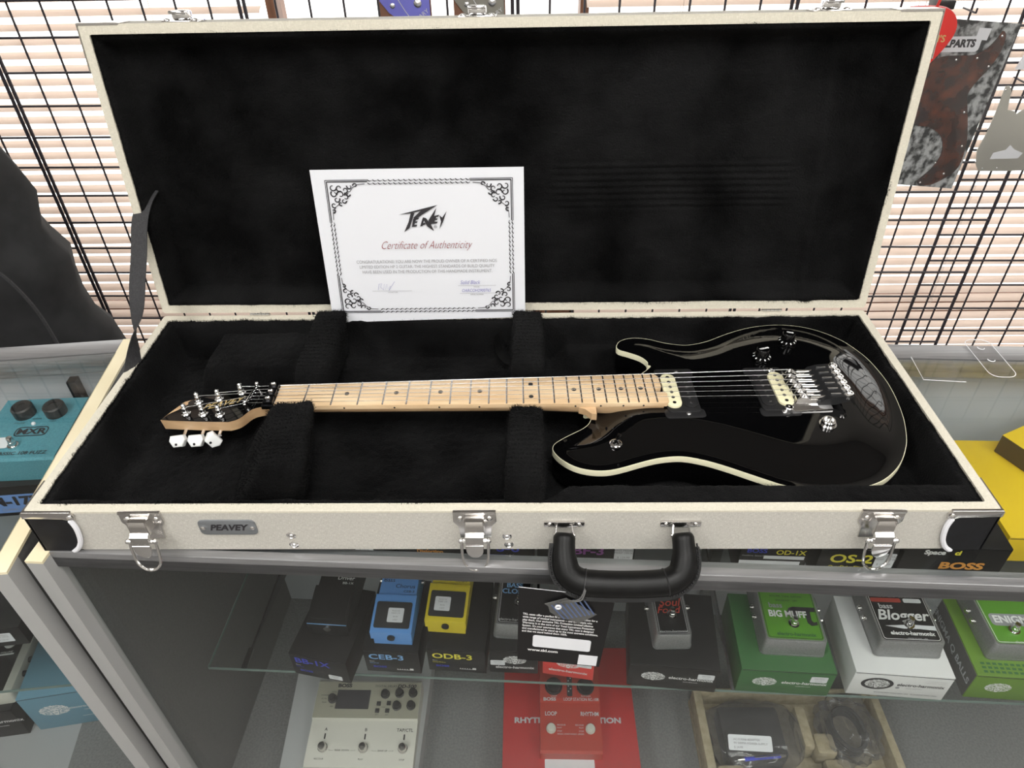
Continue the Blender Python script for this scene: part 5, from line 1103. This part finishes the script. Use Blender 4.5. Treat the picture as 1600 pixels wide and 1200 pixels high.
# headstock
HEAD = [(-0.3041, 0.1796), (-0.3264, 0.1784), (-0.3373, 0.1742), (-0.3444, 0.1637), (-0.3509, 0.1571), (-0.3612, 0.1541), (-0.4044, 0.161), (-0.4425, 0.1684), (-0.4614, 0.1723), (-0.4526, 0.1887), (-0.4408, 0.2071), (-0.4351, 0.2089), (-0.4113, 0.2135), (-0.3871, 0.2173), (-0.3628, 0.2211), (-0.3465, 0.2241), (-0.3149, 0.2247), (-.304, .2160)]
HZ = lambda x: .004 + .12 * (x + .31)
def hprism(mb, out, d0, d1, taper=0):
    n = len(out); cx = sum(p[0] for p in out) / n; cy = sum(p[1] for p in out) / n
    vs = [(x, y, HZ(x) + d0) for x, y in out] + [(cx + (x - cx) * (1 - taper), cy + (y - cy) * (1 - taper), HZ(x) + d1) for x, y in out]
    mb.add(vs, [tuple(range(n)), tuple(range(n, 2 * n))[::-1]] + [(k, (k + 1) % n, n + (k + 1) % n, n + k) for k in range(n)])
HS = [(p.x, p.y) for p in catmull([(a, b, 0) for a, b in HEAD[:6]], 3, False)] + HEAD[6:]
mb = MB(); hprism(mb, HS, 0, -.0155, .02); head = mb.build('headstock', M['maple2'], gt, True, recalc=True, smooth=30)
mb = MB(); hprism(mb, [(-.306, .1805)] + HS[1:-10] + [(-.4605, .1724), (-.4545, .1822), (-.4430, .1905), (-.4335, .2000), (-.4350, .2050), (-.4325, .2082), (-.4113, .2132), (-.3871, .217), (-.3628, .2208), (-.3465, .2238), (-.3149, .2244), (-.306, .216)], .0006, .0001); mb.build('headstock_face', M['gloss'], head, True, recalc=True)
POSTS = [(-0.4284, 0.1799), (-0.4025, 0.1748), (-0.3778, 0.1699), (-0.419, 0.2024), (-0.3909, 0.2049), (-0.3624, 0.2141)]
for i, (x, y) in enumerate(POSTS):
    z = HZ(x) + .0006; sdn = -1 if i < 3 else 1
    mb = MB(); mb.lathe([(.0062, 0), (.0062, .0012), (.005, .0022), (.0042, .0045), (.0036, .0048), (.0032, .0052), (.0030, .009), (.0024, .0105), (.0026, .0125), (.0032, .0132), (.0030, .0150), (.0015, .0165), (.0001, .0167)], 14, T(x, y, z)); mb.sph((x, y, z + .010), .0036, 10, (1, 1, .45))
    tn = mb.build('tuning_post', M['chrome'], head, True)
    ey_ = .1490 + (x + .429) * -.10 if sdn < 0 else (.233 + (x + .419) * .16)
    zb = z - (.0165 if sdn < 0 else .026)
    mb = MB(); mb.cyl((x, y, zb + .001), (x + .001, ey_ - sdn * .007, zb - .002), .0026, 10); mb.b2(x - .007, x + .007, y - .007, y + .007, zb - .005, zb + .002, .002); mb.build('tuner_shaft', M['nickel'], head, True)
    mb = MB(); b_ = [(-.0112, -.000), (-.0085, .0068), (.0085, .0068), (.0112, -.000), (.0062, -.0088), (-.0062, -.0088)]
    Mx = T(x - .005, ey_, zb - .003) @ Matrix.Rotation({0: -.15, 1: -.1, 2: 1.05}.get(i, .1), 4, 'Y') @ Matrix.Rotation(.95 if sdn < 0 else 1.3, 4, 'X')
    mb.prism([(a, c_ * (1 if sdn > 0 else 1)) for a, c_ in b_], -.0042, .0042, Mx, .0022, 3); bt = mb.build('tuner_button', M['pearl'], head, True, recalc=True)
    mb = MB(); mb.cyl(Mx @ Vector((-.001, -.0050, .0030)), Mx @ Vector((-.001, -.0050, .0046)), .0017, 10); mb.build('button_screw', M['darkmetal'], bt, True)
mb = MB(); ca = math.atan2(.016, .055)
mb.text('PEAVEY', .0150, Matrix.Translation((-.3835, .1925, HZ(-.3835) + .0012)) @ Matrix.Rotation(-.119, 4, 'Y') @ Matrix.Rotation(.19, 4, 'Z'), bold=.0002, sx=1.05, shear=.5); mb.build('headstock_logo', M['gold'], head, True)
# locking nut, string bar
mb = MB()
for ty in (-.0148, 0, .0148): mb.box((-.0065, ty, .0128), (.013, .0125, .0055), .001, G0)
mb.box((-.007, 0, .0075), (.016, .046, .006), .0008, G0); nut = mb.build('locking_nut', M['darkmetal'], gt, True)
for ty in (-.0148, 0, .0148): mb = MB(); mb.lathe([(.0036, 0), (.0036, .0028), (.0026, .0032), (.0024, .0018), (.0001, .0018)], 12, G0 @ T(-.0065, ty, .0152)); mb.build('clamp_screw', M['chrome'], nut, True)
mb = MB(); mb.cyl((-.3395, .2225, .0085), (-.3445, .1745, .0080), .0018, 8)
for q in ((-.3400, .2180), (-.3440, .1790)): mb.cyl((q[0], q[1], HZ(q[0])), (q[0], q[1], .0105), .0026, 10); mb.sph((q[0], q[1], .0108), .003, 8)
mb.build('string_bar', M['chrome'], gt, True)
# pickups
for (s0, cr, bk) in ((.522, 0, 1), (.667, 1, -1)):
    cx = s0 if cr == 0 else s0 - .011
    mid = s0 + (.0115 if bk > 0 else -.0115)
    mb = MB(); mb.prism(roundrect(.043, .083, .006, 4, mid, 0), 0, .0035, G0, .001)
    mb.prism(roundrect(.052, .017, .005, 3, mid, -.0425), -.001, .002, G0, .0008); mb.prism(roundrect(.052, .017, .005, 3, mid, .0425), -.001, .002, G0, .0008)
    pu = mb.build('pickup', M['black'], gt, True)
    mb = MB(); mb.prism(roundrect(.0200, .0690, .0098, 6, s0, 0), .0035, .0068, G0, .0010); mb.build('cream_coil', M['cream'], pu, True)
    mb = MB(); mb.prism(roundrect(.0200, .0690, .0098, 6, s0 + bk * .0215, 0), .0035, .0060, G0, .0010); mb.build('black_coil', M['black'], pu, True)
    for j in range(6):
        ty = -.0265 + j * .0106
        mb = MB(); mb.lathe([(.0024, 0), (.0024, .0004), (.0001, .0006)], 10, G0 @ T(s0, ty, .0068)); mb.build('pole_screw', M['darkmetal'], pu, True)
        mb = MB(); mb.lathe([(.0019, 0), (.0019, .0006), (.0001, .0008)], 8, G0 @ T(s0 + bk * .0215, ty, .0060)); mb.build('pole_piece', M['steel'], pu, True)
    for ty in (-.044, .044): mb = MB(); screw(mb, (mid + .004, ty, .002), .0030, G0); mb.build('height_screw', M['steel'], pu, True)
# tremolo bridge
bridge = MB(); bridge.prism([(.668, -.040), (.672, -.045), (.680, -.045), (.7225, -.042), (.7225, .040), (.680, .043), (.672, .043), (.668, .038)], .0005, .0045, G0, .0008); br = bridge.build('tremolo_bridge', M['chrome'], gt, True)
NT = [-.0175 + .007 * j for j in range(6)]; SD = [-.0270 + .0108 * j for j in range(6)]
for j in range(6):
    sx = .676 + (.002, .0, -.0015, -.0035, -.002, .001)[j]; ty = SD[j]
    mb = MB(); mb.prism([(sx, .0045), (sx + .030, .0045), (sx + .030, .0095), (sx + .018, .0095), (sx + .012, .0140), (sx + .004, .0148), (sx, .012)], ty - .0046, ty + .0046, G0 @ Matrix(((1, 0, 0, 0), (0, 0, 1, 0), (0, 1, 0, 0), (0, 0, 0, 1))))
    mb.cyl(G0 @ Vector((sx + .018, ty, .0125)), G0 @ Vector((sx + .046, ty, .0125)), .0021, 8)
    sd_ = mb.build('saddle', M['chrome'], br, True, recalc=True)
    mb = MB(); mb.lathe([(.0030, 0), (.0030, .003), (.0022, .0034), (.0020, .0020), (.0001, .0020)], 10, G0 @ T(sx - .004, ty, .0035)); mb.sph(G0 @ Vector((sx + .0085, ty, .0145)), .0026, 8); mb.build('saddle_screw', M['nickel'], sd_, True)
    mb = MB(); a = G0 @ Vector((.7385, ty * 1.08 - .001, .0135)); mb.lathe([(.0052, 0), (.0058, .001), (.0058, .008), (.0048, .0095), (.0034, .0095), (.0030, .0065), (.0001, .0065)], 14, G0 @ T(.7405, ty * 1.08 - .001, .013) @ Matrix.Rotation(.35, 4, 'Y')); mb.build('fine_tuner', M['chrome'], br, True)
mb = MB(); mb.prism([(.705, .0045), (.727, .0045), (.742, .010), (.748, .0175), (.742, .0185), (.722, .0170), (.712, .0135)], -.0350, .0350, G0 @ Matrix(((1, 0, 0, 0), (0, 0, 1, 0), (0, 1, 0, 0), (0, 0, 0, 1)))); tb = mb.build('tuner_block', M['black'], br, True, recalc=True)
for j in range(6): mb = MB(); mb.box((.727, SD[j] * 1.05, .0178), (.013, .0016, .0012), 0, G0 @ T(0, 0, 0)); mb.build('leaf_spring', M['steel'], tb, True)
for ty in (-.0405, .0385): mb = MB(); mb.lathe([(.0055, -.004), (.0055, .006), (.0045, .0072), (.002, .0072), (.0018, .004), (.0001, .004)], 14, G0 @ T(.6655, ty, .001)); mb.build('pivot_stud', M['chrome'], br, True)
mb = MB(); mb.lathe([(.0085, 0), (.0085, .006), (.0075, .0072), (.0060, .0072), (.0055, .003), (.0001, .003)], 18, T(.4015, .141, .0015)); mb.lathe([(.0105, 0), (.0105, .0016), (.0001, .0018)], 18, T(.4015, .141, .0005)); mb.build('arm_collar', M['chrome'], br, True)
# strings
for j in range(6):
    r_ = (.00062, .00055, .00046, .00036, .0003, .00026)[::-1][j] if 0 else (.0003, .00034, .0004, .00048, .00056, .00064)[j]
    order = [2, 1, 0, 3, 4, 5]; pi_ = order[j]; px_, py_ = POSTS[pi_]
    a = Vector((px_, py_, HZ(px_) + .0115)); barx = Vector((-.3445 + .005 * ((NT[j] + .0175) / .035), .1825 + (NT[j] + .0175) * .98, .0068)); nu = G0 @ Vector((-.012, NT[j], .0122)); nv_ = G0 @ Vector((0, NT[j], .0124)); sd = G0 @ Vector((.682, SD[j], .0160)); en = G0 @ Vector((.700, SD[j], .0100))
    mb = MB(); mb.tube([a, barx, nu, nv_, sd, en], r_ * 1.0, 6); mb.build('string', M['steel'], gt, True)
# controls
for (x, y, nm) in ((.3545, .2800, 'VOLUME'), (.4015, .3190, 'TONE')):
    z = carve(seg_dist(x, y)); mb = MB(); mb.lathe([(.0128, 0), (.0132, .001), (.0128, .004), (.0098, .0055), (.0088, .0165), (.0080, .0175), (.0001, .0175)], 24, T(x, y, z)); k_ = mb.build('control_knob', M['gloss'], gt, True)
    mb = MB(); mb.text(nm, .0038, T(x + .001, y, z + .0178, rz=.3 if nm == 'VOLUME' else -.3), bold=.0003, sx=.9)
    for q in range(11): a = 2 * PI * (q + .5) / 11; mb.text(str(q), .0036, T(x + .0113 * math.cos(a), y + .0113 * math.sin(a), z + .0052) @ Matrix.Rotation(a - PI / 2 + PI, 4, 'Z') @ Matrix.Rotation(.5, 4, 'X'), bold=.0002)
    mb.build('lettering', M['whiteprint'], k_, True)
z = carve(seg_dist(.134, .112)); mb = MB(); mb.lathe([(.0078, 0), (.0078, .0022), (.0062, .0034), (.0048, .0036), (.0046, .0018), (.0001, .0018)], 20, T(.134, .112, z)); sw = mb.build('toggle_switch', M['chrome'], gt, True)
mb = MB(); mb.lathe([(.0017, 0), (.0024, .009), (.0032, .0115), (.0026, .0150), (.0001, .0165)], 14, T(.134, .112, z + .001) @ Matrix.Rotation(.25, 4, 'Y')); mb.build('switch_tip', M['gloss'], sw, True)
mb = MB(); mb.lathe([(.0065, 0), (.0045, .003), (.0035, .009), (.0062, .011), (.0065, .013), (.0001, .0138)], 16, T(.056, .110, -.031) @ Matrix.Rotation(-PI / 2, 4, 'Y')); mb.build('strap_button', M['chrome'], gt, True)
